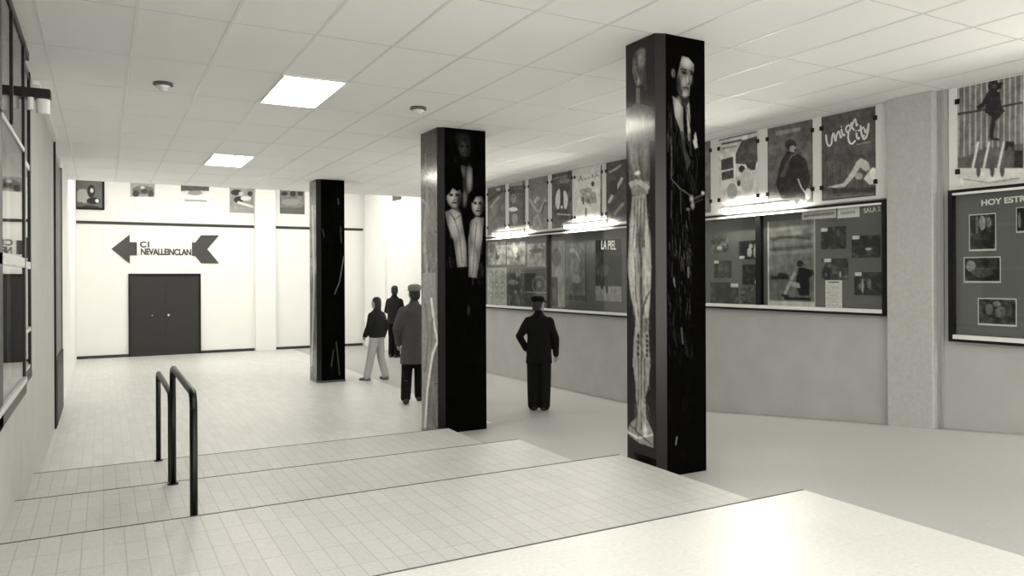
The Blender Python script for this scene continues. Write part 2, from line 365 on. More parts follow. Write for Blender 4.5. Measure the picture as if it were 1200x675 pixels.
mk('door_leaf', bx(1.412, 2.20, YF-.038, YF-.03, Z4+.01, 1.285), M_door, d2)
kb = ell(B(), (1.475, YF-.075, .30), .03, .03, .03); cyl(kb, (1.475, YF-.038, .30), (1.475, YF-.06, .30), .012)
mk('door_handle', kb, mat('polished_knob', 235, .1, metal=.6), d2, smooth=True)
kb = ell(B(), (1.10, YF-.045, .30), .014, .008, .014); mk('door_lock', kb, M_rail, d2, smooth=True)
# ================================================================== CEILING FITTINGS
def light_panel(x0, y0, z, mt, label, w=.59, d=1.2, group='square ceiling light panels'):
    t = empty('ceiling_light', (x0+w/2, y0+d/2, z-.02), label, 'ceiling light', group)
    bm = B(); e = .02
    box(bm, x0, x0+w, y0, y0+e, z-.014, z-.002); box(bm, x0, x0+w, y0+d-e, y0+d, z-.014, z-.002)
    box(bm, x0, x0+e, y0+e, y0+d-e, z-.014, z-.002); box(bm, x0+w-e, x0+w, y0+e, y0+d-e, z-.014, z-.002)
    mk('frame', bm, M_white, t); mk('diffuser', bx(x0+e, x0+w-e, y0+e, y0+d-e, z-.010, z-.003), mt, t)
light_panel(1.433, 6.91, ZC, E_panel, 'lit rectangular ceiling panel, the larger and nearer of the two in view')
light_panel(1.433, 11.79, ZC, E_panel, 'lit ceiling panel near the far door wall, the smaller and farther of the two')
light_panel(1.433, 2.03, ZC, E_panel, 'added unseen fill panel on the ceiling above the pale top landing')  # added overhead panel, out of view, brightens the top landing
light_panel(1.433, -2.3, ZC, E_panel, 'added unseen fill panel on the ceiling behind the pale top landing')  # another added panel, behind the camera, for fill
for i, (x, l) in enumerate(((.3, 'left'), (2.1, 'middle'), (4.6, 'right'))):
    light_panel(x, 17.6, 4.25, E_fill_far, 'added unseen fill light high over the far bay, %s one of three' % l, w=1.3, d=1.3, group='added fill lights over the far bay')  # added lamps hidden above the low ceiling edge, brightening the far wall
def detector(x, y, label):
    t = empty('smoke_detector', (x, y, ZC-.075), label, 'smoke detector', 'smoke detectors')
    mk('mounting_ring', cyl(cyl(B(), (x, y, ZC-.0), (x, y, ZC-.022), .085, .09, 28), (x, y, ZC-.022), (x, y, ZC-.03), .08, .07, 28), mat('detector_ring_grey', 90, .5), t, smooth=False)
    mk('sensor_head', cyl(cyl(B(), (x, y, ZC-.03), (x, y, ZC-.055), .062, .055, 28), (x, y, ZC-.055), (x, y, ZC-.075), .04, .03, 28), M_opal, t)
detector(.505, 7.75, 'small round smoke detector on the ceiling left of the bright panel')
detector(3.0, 7.60, 'small round smoke detector on the ceiling left of the young men pillar top')
# wall lamp on the window mullion
t = empty('wall_lamp', (-.42, 6.6, 2.45), 'small black bracket lamp with white glass cylinders on the window frame', 'wall lamp')
mk('bracket', bx(-.52, -.335, 6.53, 6.66, 2.585, 2.655, bev=.006), M_frame, t)
mk('lamp_glass', cyl(B(), (-.385, 6.6, 2.585), (-.385, 6.6, 2.475), .045, .045, 24), M_opal, t, smooth=False)
mk('lamp_glass', cyl(B(), (-.462, 6.56, 2.585), (-.462, 6.56, 2.495), .022, .022, 20), M_opal, t)
# ================================================================== WALL TUBE LIGHTS
def tube_light(Yf, Yn, z, label):
    t = empty('fluorescent_tube_light', wpt((Yf+Yn)/2, z-.05), label, 'tube light', 'fluorescent tubes above the display boards')
    mk('housing', wbox(Yf, Yn, z-.005, z+.035, .085, .135, bev=.004), M_white, t)
    for Y in (Yf-.18, Yn+.20): mk('bracket', wbox(Y, Y-.03, z+.0, z+.03, .0125, .085), M_white, t)
    mk('tube', cyl(B(), wpt(Yf-.05, z-.022, .11), wpt(Yn+.05, z-.022, .11), .016, .016, 16), E_tube, t, smooth=False)
    for Y in (Yf-.01, Yn+.05): mk('tube_holder', wbox(Y, Y-.035, z-.042, z-.003, .092, .128), M_white, t)
tube_light(13.40, 12.15, 2.10, 'lit fluorescent tube on the right wall, farthest of the three')
tube_light(10.90, 9.68, 2.12, 'lit fluorescent tube above the board, middle one of the three')
tube_light(7.32, 6.10, 2.12, 'lit fluorescent tube above the board right of the front pillar, nearest of the three')
tube_light(3.45, 2.23, 2.14, 'added fill tube over the board at the right edge, outside the picture')  # tube added out of view to brighten the right side
tube_light(.4, -.82, 2.14, 'added fill tube beside the pale top landing, outside the picture')  # second added tube, unseen, more fill along the right wall
# ================================================================== BACKING STRIPS AND POSTERS
for (a, b, l) in ((13.95, 9.0, 'long white backing strip behind the six far posters'), (8.5, 5.035, 'white backing strip behind the posters right of the front pillar'), (4.42, 2.6, 'white backing strip behind the poster at the right edge')):
    mk('backing_strip', wbox(a, b, 2.065, 3.074, .001, .012), M_back, label=l, cat='backing panel')
def wf(Yf, Yn, z0, z1):                                  # photo coordinates -> fractions of a panel on the right wall
    def f(u, v): Y, z = rw(u, v); return (Yf-Y)/(Yf-Yn), (z1-z)/(z1-z0)
    return f
def zf(f, x0, y0, sc): return lambda a, b: f(x0+a/sc, y0+b/sc)   # coordinates read off an enlarged crop
PG = 'film posters above the display boards'
def poster(Yf, Yn, label, draw, base=110, z0=2.10, z1=3.062, nx=64, ny=94, clips=True, zoom=None, group=PG, name='film_poster', off=.0155, bl=1):
    f = wf(Yf, Yn, z0, z1); cv = Canvas(nx, ny, base, zf(f, *zoom) if zoom else None); draw(cv); cv.noise(16, 9, 13, 56); cv.noise(12, 26, 34, 55); cv.blur(bl)
    t = empty(name, wpt((Yf+Yn)/2, z0), label, 'poster', group)
    mk('printed_sheet', sheet_mesh(cv, wpt(Yf, z1, off), WA, DN, (Yf-Yn)*sqrt(1+WK*WK), z1-z0, WN, .003, P_paper), None, t)
    if clips:
        for Y in (Yf+.0, Yn+.0):
            for z in (z1-.13, z0+.15): mk('clip', wbox(Y+.022, Y-.022, z-.025, z+.025, off-.003, off+.01, bev=.002), M_frame, t)
    return t
Zl = (570, 190, 7.5); Zm = (640, 180, 6.747); Zr = (810, 120, 4.8); Zx = (1110, 80, 4.655)
def d1(c):
    c.noise(22, 3, 6, 1); c.poly([(0, 260), (150, 210), (150, 260), (20, 350)], 95); c.line([(20, 340), (150, 250)], 26, 70); c.line([(40, 400), (120, 300)], 18, 160); c.disc(110, 240, 22, 14, 170); c.disc(80, 420, 30, 60, 150, .5); c.rect(0, 480, 160, 640, 130, .5)
def d2_(c):
    c.noise(16, 3, 6, 2); c.poly([(180, 190), (345, 165), (345, 200), (180, 215)], 175, .8); c.rect(180, 240, 345, 270, 70, .5); c.disc(245, 320, 26, 40, 165, .7); c.disc(240, 415, 42, 20, 225); c.disc(255, 500, 25, 50, 190, .6); c.disc(245, 305, 10, 5, 80); c.rect(325, 160, 345, 560, 70, .6)
def d3(c):
    c.noise(12, 4, 6, 3); c.rect(370, 130, 560, 300, 128, .6); c.line([(380, 320), (440, 420), (470, 440), (530, 330)], 22, 168); c.line([(490, 450), (520, 350)], 12, 80); c.disc(455, 320, 16, 22, 175); c.disc(435, 345, 10, 20, 190); c.disc(455, 540, 40, 70, 150, .7); c.line([(400, 600), (450, 460), (500, 600)], 20, 162, .7); c.rect(380, 600, 560, 640, 80)
def d4(c):
    c.noise(26, 5, 8, 4); c.line([(60, 200), (180, 175)], 10, 150); c.disc(150, 215, 40, 26, 150, .7); c.disc(128, 370, 50, 100, 205); c.disc(150, 265, 45, 30, 80); c.rect(117, 290, 143, 410, 60); c.disc(130, 280, 16, 22, 70); c.line([(118, 400), (112, 450)], 9, 60); c.line([(140, 400), (146, 450)], 9, 60); c.disc(130, 452, 42, 18, 75); c.line([(90, 478), (200, 485)], 8, 190); c.rect(40, 520, 220, 620, 115, .5)
def d5(c):
    c.noise(6, 5, 6, 5)
    for i, h_ in enumerate((10, 8, 12, 9, 26, 8, 24, 10)): c.line([(308+i*16, 206-i*4), (309+i*16, 206-i*4-h_)], 8, 120)
    c.line([(452, 90), (446, 620)], 26, 80)
    for x, y, rx, ry in ((300, 300, 30, 25), (340, 290, 30, 22), (375, 330, 28, 30), (310, 350, 34, 34), (350, 370, 36, 30), (390, 370, 18, 26)): c.disc(x, y, rx, ry, 130, .55)
    c.line([(295, 345), (300, 400)], 12, 85); c.line([(340, 360), (345, 390)], 12, 95); c.disc(374, 240, 12, 20, 60); c.line([(322, 430), (320, 500)], 14, 120); c.rect(230, 560, 440, 580, 170, .6)
def d6(c):
    c.noise(14, 4, 6, 6); c.line([(500, 150), (560, 120), (600, 90)], 18, 165); c.line([(500, 390), (610, 190)], 22, 185); c.line([(545, 480), (620, 390)], 24, 170, .7); c.disc(540, 270, 30, 60, 62); c.rect(490, 550, 620, 580, 60)
def d7(c): c.noise(20, 4, 6, 7); c.disc(.5, .4, .3, .2, 150)
def d8(c):
    c.line([(160, 215), (375, 165)], 8, 110); c.line([(175, 235), (290, 212)], 10, 95); c.line([(180, 262), (260, 245)], 8, 140)
    c.poly([(250, 300), (290, 215), (375, 190), (378, 330), (345, 380), (320, 350), (255, 345)], 95); c.noise(22, 9, 12, 8)
    c.poly([(172, 325), (240, 305), (242, 370), (175, 382)], 78); c.poly([(175, 395), (242, 378), (242, 425), (178, 440)], 80); c.line([(250, 290), (250, 440)], 8, 225)
    c.disc(290, 375, 18, 20, 60); c.poly([(310, 345), (370, 335), (365, 380), (330, 385)], 70); c.disc(320, 440, 40, 70, 190, .8); c.disc(272, 455, 10, 18, 75); c.disc(235, 500, 30, 45, 165); c.rect(160, 560, 380, 620, 215)
def d9(c):
    c.noise(16, 5, 8, 9); c.poly([(480, 165), (620, 140), (620, 160), (480, 190)], 165, .7)
    c.poly([(530, 190), (600, 180), (605, 260), (530, 265)], 110, .8); c.disc(563, 238, 32, 30, 58); c.disc(576, 262, 18, 20, 165)
    c.poly([(545, 275), (600, 285), (650, 320), (675, 420), (640, 560), (520, 560), (480, 460), (510, 330)], 52); c.noise(16, 9, 14, 19)
    c.line([(600, 285), (570, 300), (540, 350), (510, 420)], 10, 110); c.line([(550, 330), (520, 420)], 22, 90); c.line([(605, 430), (625, 480), (655, 520)], 9, 190); c.disc(662, 515, 17, 32, 190); c.disc(590, 270, 5, 8, 40)
def d10(c):
    c.noise(8, 5, 6, 10); c.rect(755, 290, 1050, 330, 80, .4)
    for i in range(26): x = 765+i*11; c.line([(x, 300+(i*37) % 60), (x+6, 480)], 4, 70+(i*29) % 40)
    c.poly([(765, 478), (860, 455), (900, 400), (935, 335), (960, 312), (1000, 335), (1012, 372), (990, 392), (955, 365), (925, 415), (870, 475), (820, 480)], 188)
    c.disc(948, 415, 22, 20, 165); c.poly([(975, 430), (1010, 380), (1030, 365), (1050, 420), (1046, 462), (1005, 462)], 200); c.disc(1030, 400, 20, 34, 225)
    c.line([(800, 500), (1040, 490)], 26, 70); c.line([(790, 535), (1030, 515)], 5, 130); c.line([(935, 238), (1015, 222)], 5, 165)
def d11(c):
    c.rect(60, 0, 420, 545, 118); c.noise(10, 5, 5, 11)
    for i in range(12): x = 68+i*31; c.line([(x, 20), (x-2, 480)], 7, 190, .8)
    c.line([(60, 252), (420, 188)], 12, 70)
    c.disc(258, 98, 32, 32, 52); c.poly([(275, 80), (310, 76), (300, 110), (280, 120)], 42); c.disc(262, 100, 12, 12, 85)
    c.poly([(228, 125), (292, 130), (300, 205), (320, 235), (270, 280), (210, 240)], 50); c.line([(232, 140), (205, 195), (170, 222)], 24, 50)
    c.line([(262, 260), (250, 320), (245, 380)], 24, 52); c.line([(300, 240), (268, 280)], 20, 52); c.line([(240, 385), (290, 390)], 12, 55)
    c.poly([(60, 500), (130, 470), (200, 440), (420, 410), (420, 545), (60, 545)], 95, .7); c.rect(320, 400, 370, 450, 55); c.rect(370, 450, 420, 545, 60)
    for x in (150, 210, 290): c.line([(x+25, 400), (x-10, 560)], 14, 200); c.line([(x+60, 430), (x+10, 570)], 22, 100)
    c.rect(50, 548, 420, 640, 200); c.line([(90, 605), (230, 625), (400, 600)], 7, 150)
    for x in (165, 240, 295): c.disc(x+10, 555, 12, 40, 95)
poster(13.76, 13.04, 'grey film poster farthest down the right wall row, beside the decorated middle pillar', d1, 112, zoom=Zl)
poster(12.90, 12.30, 'grey film poster with a white splash, second of the far six, over the farthest tube', d2_, 105, zoom=Zl)
poster(12.18, 11.53, 'mid grey film poster with a pale V shape, third of the far six', d3, 132, zoom=Zl)
poster(11.40, 10.78, 'dark film poster with a figure inside a pale oval', d4, 92, zoom=Zm)
poster(10.70, 9.95, 'white film poster with a clump of trees and lettering across the top', d5, 212, zoom=Zm)
poster(9.84, 9.17, 'dark film poster crossed by pale diagonal streaks beside the front pillar', d6, 85, zoom=Zm)
poster(8.22, 7.58, 'film poster mostly hidden behind the right edge of the front pillar', d7, 120)
p8 = poster(7.43, 6.78, 'pale film poster with dark blocks and a dark haired face above the nearest tube', d8, 205, zoom=Zr, nx=90, ny=130)
p9 = poster(6.63, 5.98, 'grey film poster of a figure in a dark coat with hand to mouth', d9, 108, zoom=Zr, nx=90, ny=130)
p10 = poster(5.86, 5.195, 'dark grey film poster reading Union City above bare legs', d10, 96, zoom=Zr, nx=96, ny=136)
p11 = poster(4.335, 3.655, 'film poster of a dark dancing figure before white railings at the right edge', d11, 200, zoom=Zx, nx=100, ny=140)
def wtext(s, u0, v0, u1, v1, size, m, parent, off, label=None, name='lettering', shear=0, bold=0, spacing=1):
    """words on the right wall starting at photo spot (u0,v0), running towards (u1,v1), stretched to end there"""
    Ya, za = rw(u0, v0); Yb, zb = rw(u1, v1); a = wpt(Ya, za, off); b = wpt(Yb, zb, off); ax = (b-a)
    up = WN.cross(ax.normalized()); me = text_mesh(s, size, (0, 0, 0), (1, 0, 0), (0, 1, 0), m, spacing, shear, bold, .001)
    xs = [v.co.x for v in me.vertices]; k = ax.length/(max(xs)-min(xs)); axn = ax.normalized()
    up = Vector(up); n = axn.cross(up)
    me.transform(Matrix.Translation(a) @ Matrix(((axn[0]*k, up[0], n[0], 0), (axn[1]*k, up[1], n[1], 0), (axn[2]*k, up[2], n[2], 0), (0, 0, 0, 1))) @ Matrix.Translation((-min(xs), 0, 0)))
    return mk(name, me, m, parent, label=label)
zr = lambda x, y: (810+x/4.8, 120+y/4.8)
M_script = mat('pale_script_ink', 228, .5)
def ribbon(strokes, wd, m, parent, off, lab):
    """handwritten strokes: photo spots on the right wall joined by a flat raised brush line"""
    b = B()
    for st_ in strokes:
        P = [Vector(p) for p in st_]; Q = []
        for i in range(len(P)-1):                          # Catmull-Rom
            p0, p1, p2, p3 = P[max(i-1, 0)], P[i], P[i+1], P[min(i+2, len(P)-1)]
            for k in range(6):
                t = k/6; Q.append(.5*((2*p1)+(p2-p0)*t+(2*p0-5*p1+4*p2-p3)*t*t+(3*p1-p0-3*p2+p3)*t**3))
        Q.append(P[-1]); W3 = [wpt(*rw(*zr(*q_)), off) for q_ in Q]; rows = []
        for i, p in enumerate(W3):
            d = (W3[min(i+1, len(W3)-1)]-W3[max(i-1, 0)]).normalized(); nn = WN.cross(d).normalized()*wd/2
            rows.append([b.verts.new(p+nn), b.verts.new(p-nn), b.verts.new(p-nn-WN*.0015), b.verts.new(p+nn-WN*.0015)])
        for a, c in zip(rows, rows[1:]):
            for k in range(4): b.faces.new((a[k], a[(k+1) % 4], c[(k+1) % 4], c[k]))
        b.faces.new(rows[0][::-1]); b.faces.new(rows[-1])
    return mk('lettering', b, m, parent, label=lab)
ribbon([[(764, 182), (768, 222), (780, 246), (794, 232), (798, 196), (806, 172)], [(806, 172), (812, 200), (818, 218), (822, 190), (834, 164), (842, 180), (846, 198), (852, 190)],
        [(850, 150), (856, 178), (864, 186), (870, 178)], [(848, 136), (851, 140)], [(888, 128), (876, 146), (882, 168), (896, 160), (900, 138), (888, 128)], [(896, 134), (908, 122)],
        [(906, 112), (912, 146)], [(910, 134), (920, 106), (928, 96), (933, 116), (936, 132), (944, 122)]], .021, M_script, p10, .0175, 'white handwritten words Union')
ribbon([[(922, 158), (908, 142), (894, 160), (888, 196), (896, 226), (912, 232), (930, 214)], [(934, 172), (938, 198), (946, 206), (952, 196)], [(932, 158), (934, 162)],
        [(958, 130), (962, 170), (970, 194), (980, 184)], [(944, 162), (978, 140)], [(980, 148), (986, 170), (996, 158), (1004, 118)], [(1004, 118), (1000, 160), (990, 196), (976, 206), (972, 194)]], .022, M_script, p10, .0175, 'white handwritten word City')
p5 = [o for o in C.objects if o.get('label', '').startswith('white film poster with a clump')][0]
wtext('A', 640+262/6.747, 180+222/6.747, 640+296/6.747, 180+214/6.747, .14, mat('grey_title_ink', 105, .6), p5, .0175, 'dark title lettering')
# ================================================================== DISPLAY BOARDS
def board(Yf, Yn, z0, z1, mull, label):
    t = empty('display_board', wpt((Yf+Yn)/2, z0), label, 'display board')
    D = .075; e = .045
    mk('backing_felt', wbox(Yf-.01, Yn+.01, z0+.01, z1-.01, .001, .012), M_cork, t)
    b = B(); wbox(Yf, Yn, z1-.03, z1, .0, D, bm=b); wbox(Yf, Yn, z0, z0+.028, .0, D, bm=b); wbox(Yf, Yf-e, z0+.028, z1-.03, 0, D, bm=b); wbox(Yn+e, Yn, z0+.028, z1-.03, 0, D, bm=b)
    mk('frame', b, M_dark, t)
    b = B(); wbox(Yf-e, Yn+e, z1-.052, z1-.03, D-.02, D+.004, bm=b); mk('top_rail', b, M_white, t, label='white glazing rail')
    b = B(); wbox(Yf-e, Yn+e, z0+.028, z0+.068, .03, D+.006, bm=b); mk('ledge', b, M_white, t, label='white bottom ledge')
    if mull: mk('mullion', wbox(mull+.035, mull-.035, z0+.028, z1-.03, .0, D+.003), M_dark, t)
    ys = [Yf-e, Yn+e] if not mull else [Yf-e, mull+.035, mull-.035, Yn+e]
    for a, c in zip(ys[::2], ys[1::2]): mk('glass_pane', wbox(a, c, z0+.068, z1-.052, D-.012, D-.008), M_glass, t)
    return t
bL = board(13.92, 9.02, .61, 2.045, 11.45, 'long glazed display board of posters with the man in black standing before it')
bM = board(8.48, 5.045, .815, 2.045, 6.735, 'glazed display board headed SALA 2 right of the front pillar')
bR = board(4.40, 2.75, .60, 2.07, None, 'glazed display board headed HOY ESTRENO at the right edge')
wtext('SALA 2', 810+858/4.22, 220+126/4.22, 810+940/4.22, 220+114/4.22, .075, M_letter_w, bM, .0135, 'white lettering', bold=.001)
wtext('HOY ESTRENO', 1151, 241, 1228, 233.2, .075, M_letter_w, bR, .0135, 'white lettering', bold=.0025)
def pin(x0, y0, x1, y1, zoom, label, draw, base=60, name='film_still', cat='photograph', group=None, border=0, nx=36, ny=30, off=.0145, bl=1):
    """a print pinned on a board: its corners read off an enlarged crop, straightened to a real rectangle"""
    ox, oy, s = zoom; um = ox+(x0+x1)/2/s; vm = oy+(y0+y1)/2/s
    Yf = rw(ox+x0/s, vm)[0]; Yn = rw(ox+x1/s, vm)[0]; z1 = rw(um, oy+y0/s)[1]; z0 = rw(um, oy+y1/s)[1]
    cv = Canvas(nx, ny, base, None); draw(cv); cv.noise(20, 10, 10, 77); cv.noise(9, 22, 22, 78)
    cv.blur(bl)
    if border: bx_, by_ = border, border*(Yf-Yn)/(z1-z0); cv.rect(-1, -1, 2, by_, 205); cv.rect(-1, 1-by_*1.6, 2, 2, 205); cv.rect(-1, -1, bx_, 2, 195); cv.rect(1-bx_, -1, 2, 2, 195)
    return mk(name, sheet_mesh(cv, wpt(Yf, z1, off), WA, DN, (Yf-Yn)*sqrt(1+WK*WK), z1-z0, WN, .002, P_paper), None, label=label, cat=cat, group=group)
def st(seed, blobs, tagc=None):
    def f(c):
        c.noise(55, 5, 5, seed); c.noise(30, 9, 9, seed+40)
        for (x, y, rx, ry, g) in blobs: c.disc(x, y, rx, ry, g, .85)
        c.noise(16, 12, 12, seed+5)
        if tagc: x, y = tagc; c.rect(x, y, x+.26, y+.17, 210)
    return f
ZB = (810, 220, 4.22); GM = 'film stills on the middle board'
pin(100, 240, 188, 322, ZB, 'pale film still with one white spot, top left of the middle board', st(1, [(.5, .7, .15, .12, 220), (.3, .3, .3, .2, 80)]), 108, group=GM)
pin(240, 262, 342, 354, ZB, 'dark film still of two figures in white, below the tube left of the mullion', st(2, [(.58, .3, .1, .13, 190), (.52, .62, .12, .25, 215), (.8, .62, .1, .3, 205), (.8, .28, .07, .1, 170)], (.02, .8)), 45, group=GM)
pin(118, 360, 204, 446, ZB, 'grey film still with two round heads, middle left of the board', st(3, [(.4, .4, .14, .25, 100), (.7, .45, .14, .25, 95)], (.0, .0)), 62, group=GM)
pin(258, 380, 346, 480, ZB, 'dark film still with a white card at its lower right corner', st(4, [(.45, .35, .3, .1, 70)], (.70, .78)), 42, group=GM)
pin(98, 468, 238, 574, ZB, 'dark film still with a white card on top, lowest left of the middle board', st(5, [(.6, .4, .14, .3, 34), (.3, .5, .1, .4, 30)], (.74, .04)), 52, group=GM)
pin(246, 492, 342, 574, ZB, 'plain grey film still at the foot of the board beside the mullion', st(6, [(.5, .5, .3, .3, 100)]), 95, group=GM)
pin(646, 193, 770, 303, ZB, 'dark film still upper left of the right panel with a white corner card', st(7, [(.7, .3, .1, .15, 110), (.85, .55, .1, .3, 80), (.25, .6, .14, .35, 30)], (.0, .03)), 55, group=GM)
pin(798, 235, 940, 346, ZB, 'dark film still of two heads, upper right beside the board end', st(8, [(.5, .3, .14, .2, 34), (.82, .25, .13, .2, 38), (.58, .62, .12, .06, 205), (.3, .7, .2, .2, 42)], (.02, .0)), 62, group=GM)
pin(648, 350, 782, 454, ZB, 'film still of standing figures just above the white notice', st(9, [(.2, .7, .17, .32, 22), (.7, .4, .16, .3, 70), (.7, .75, .04, .15, 190), (.17, .75, .05, .1, 110)], (.1, .0)), 72, group=GM)
pin(810, 418, 948, 532, ZB, 'dark film still with a white slanted stripe, lowest right beside the board end', st(10, [(.55, .5, .08, .22, 130), (.2, .6, .06, .14, 130), (.31, .6, .035, .33, 205)], (.02, .0)), 50, group=GM)
def notice(c):
    c.rect(.2, .05, .8, .09, 90)
    for i in range(14): c.line([(.12, .18+i*.055), (.7+.15*((i*7) % 3)/2, .18+i*.055)], .012, 165)
pin(668, 458, 750, 594, ZB, 'white typed notice on the middle board', notice, 210, name='typed_notice', cat='notice', nx=30, ny=60)
def strip1(c): c.line([(.05, .55), (.95, .5)], .3, 120, .8); c.line([(.1, .5), (.9, .5)], .06, 190)
pin(552, 110, 720, 154, ZB, 'pale header card with a line of print over the seated figure poster', strip1, 205, name='header_card', cat='card', nx=50, ny=14)
def strip2(c): c.line([(.15, .55), (.8, .5)], .2, 165)
pin(728, 98, 836, 148, ZB, 'white header card next to the words SALA 2', strip2, 220, name='header_card', cat='card', nx=40, ny=14)
def chair(c):
    c.noise(16, 3, 8, 21)
    for y, g in ((.1, 150), (.2, 100), (.27, 140), (.33, 88), (.38, 150), (.5, 132)): c.line([(.05, y), (.95, y-.02)], .035, g, .7)
    c.line([(.1, .22), (.3, .19), (.6, .2), (.9, .22)], .03, 70, .7)
    c.rect(0, .62, 1, .9, 112, .6); c.line([(.08, .66), (.45, .66)], .03, 42); c.poly([(.2, .64), (.25, .6), (.4, .61), (.48, .66)], 60)
    c.disc(.69, .5, .065, .035, 25); c.poly([(.66, .55), (.78, .55), (.96, .58), (.97, .62), (.88, .66), (.88, .86), (.68, .86), (.6, .72)], 26)
    c.line([(.6, .6), (.5, .68)], .05, 165); c.poly([(.5, .7), (.68, .72), (.7, .78), (.5, .76)], 170); c.line([(.5, .7), (.36, .86)], .05, 175); c.line([(.36, .9), (.9, .9)], .03, 40); c.line([(.3, .86), (.45, .88)], .03, 35)
    c.rect(0, .93, 1, 1, 200)
    c.rect(0, 0, .03, 1, 205); c.rect(.975, 0, 1, 1, 190)
pin(382, 160, 618, 592, ZB, 'poster of a figure seated in a dark armchair under cloudy sky', chair, 128, name='film_poster', cat='poster', nx=70, ny=110)
# right board
ZR = (1040, 210, 3.2125); GR = 'white bordered stills on the right board'
pin(310, 130, 412, 270, ZR, 'upright bordered film still, top left on the rightmost board', st(31, [(.5, .25, .12, .2, 175), (.3, .3, .06, .25, 120), (.75, .25, .08, .15, 150), (.5, .8, .45, .1, 38)]), 52, group=GR, border=.045, nx=44, ny=56)
pin(290, 292, 430, 390, ZR, 'wide bordered film still with a pale blur at left, middle of the rightmost board', st(32, [(.2, .35, .13, .22, 165), (.5, .6, .3, .2, 95), (.8, .3, .12, .2, 85)]), 50, group=GR, border=.035, nx=56, ny=40)
pin(343, 448, 490, 552, ZR, 'wide crowded bordered film still, lowest on the rightmost board', st(33, [(.3, .4, .1, .2, 130), (.6, .5, .14, .2, 120), (.8, .4, .1, .3, 90), (.5, .2, .1, .1, 150)]), 70, group=GR, border=.035, nx=56, ny=40)
pin(487, 103, 575, 200, ZR, 'film still cut by the right edge of the picture', st(34, [(.15, .5, .06, .3, 150)]), 45, group=GR, border=.04, nx=40, ny=40)
# left board
ZA = (560, 180, 3.378); GL = 'prints in the long display board'
def faded(seed, b): return st(seed, b)
pin(42, 350, 112, 440, ZA, 'pale film still, top left corner of the long board', st(41, [(.55, .6, .12, .2, 90), (.6, .5, .06, .08, 215), (.3, .3, .2, .2, 130)]), 165, group=GL)
pin(118, 350, 190, 440, ZA, 'pale film still with dark faces, second in the top row of the long board', st(42, [(.45, .35, .13, .15, 210), (.6, .65, .12, .2, 100), (.5, .6, .06, .08, 215)]), 160, group=GL)
pin(198, 356, 270, 448, ZA, 'pale film still next to the mullion, top row of the long board', st(43, [(.5, .3, .4, .1, 110), (.5, .6, .1, .2, 190)]), 160, group=GL)
def lightp(c):
    c.noise(14, 4, 7, 44)
    for i in range(9): c.disc(.2+.3*(i % 3), .15+.28*(i//3), .1, .09, 130, .6); c.disc(.2+.3*(i % 3), .17+.28*(i//3), .05, .04, 205, .7)
pin(40, 452, 116, 602, ZA, 'pale poster with rows of faces, lower left of the long board', lightp, 172, name='film_poster', cat='poster', group=GL, nx=40, ny=64)
pin(119, 458, 186, 606, ZA, 'grey poster with spotty figures, left of the ring poster in the long board', st(45, [(.3, .2, .14, .08, 60), (.6, .15, .1, .06, 150), (.35, .35, .3, .07, 140), (.3, .5, .25, .06, 50), (.6, .48, .12, .05, 60), (.5, .6, .08, .04, 150)]), 84, name='film_poster', cat='poster', group=GL, nx=40, ny=64)
def ringp(c):
    c.rect(0, .02, .95, .6, 36); c.disc(.65, .42, .32, .24, 105); c.disc(.66, .43, .25, .19, 50); c.disc(.66, .4, .1, .1, 110); c.rect(0, .6, 1, .64, 130); c.noise(8, 8, 8, 46)
pin(187, 456, 276, 606, ZA, 'dark poster with a pale ring, behind the cap of the man in black', ringp, 74, name='film_poster', cat='poster', group=GL, nx=50, ny=70)
def blot(c):
    c.noise(30, 4, 5, 47); c.disc(.4, .25, .35, .14, 105, .7); c.disc(.6, .5, .3, .12, 170, .6); c.rect(0, .55, .5, 1, 60, .8); c.disc(.25, .8, .15, .1, 130, .5)
pin(292, 345, 346, 608, ZA, 'narrow pale and dark poster just right of the mullion in the long board', blot, 150, name='film_poster', cat='poster', group=GL, nx=40, ny=90)
def midp(c):
    c.rect(0, 0, 1, 1, 118); c.noise(18, 3, 6, 48); c.line([(.2, .12), (.45, .12), (.7, .3)], .07, 160, .8); c.disc(.45, .42, .22, .18, 145, .7); c.disc(.5, .6, .2, .08, 165, .7); c.disc(.5, .75, .3, .08, 95, .7); c.rect(0, .88, 1, .97, 92, .8); c.rect(.93, 0, 1, 1, 70, .8)
pin(350, 355, 434, 588, ZA, 'mid grey framed poster in the right half of the long board', midp, 118, name='film_poster', cat='poster', group=GL, nx=50, ny=100)
def piel(c):
    c.noise(20, 6, 8, 49); c.rect(0, 0, 1, .2, 30); c.disc(.7, .4, .2, .1, 40); c.disc(.3, .5, .25, .1, 95, .7); c.disc(.75, .55, .12, .06, 55); c.rect(0, .75, 1, 1, 165, .85)
    c.disc(.35, .66, .09, .07, 30); c.line([(.28, .7), (.25, .8)], .07, 35); c.line([(.42, .68), (.46, .86)], .08, 40); c.disc(.82, .7, .1, .05, 50); c.disc(.68, .62, .12, .03, 60); c.noise(14, 14, 20, 50)
pl = pin(468, 340, 572, 586, ZA, 'dark poster headed LA PIEL with small running figures and a pale foot', piel, 62, name='film_poster', cat='poster', group=GL, nx=60, ny=100)
wtext('LA PIEL', 640+402/6.13*1.0, 265+165/6.13, 640+507/6.13, 265+168/6.13, .20, M_letter_w, pl, .0165, 'white lettering', bold=.004)
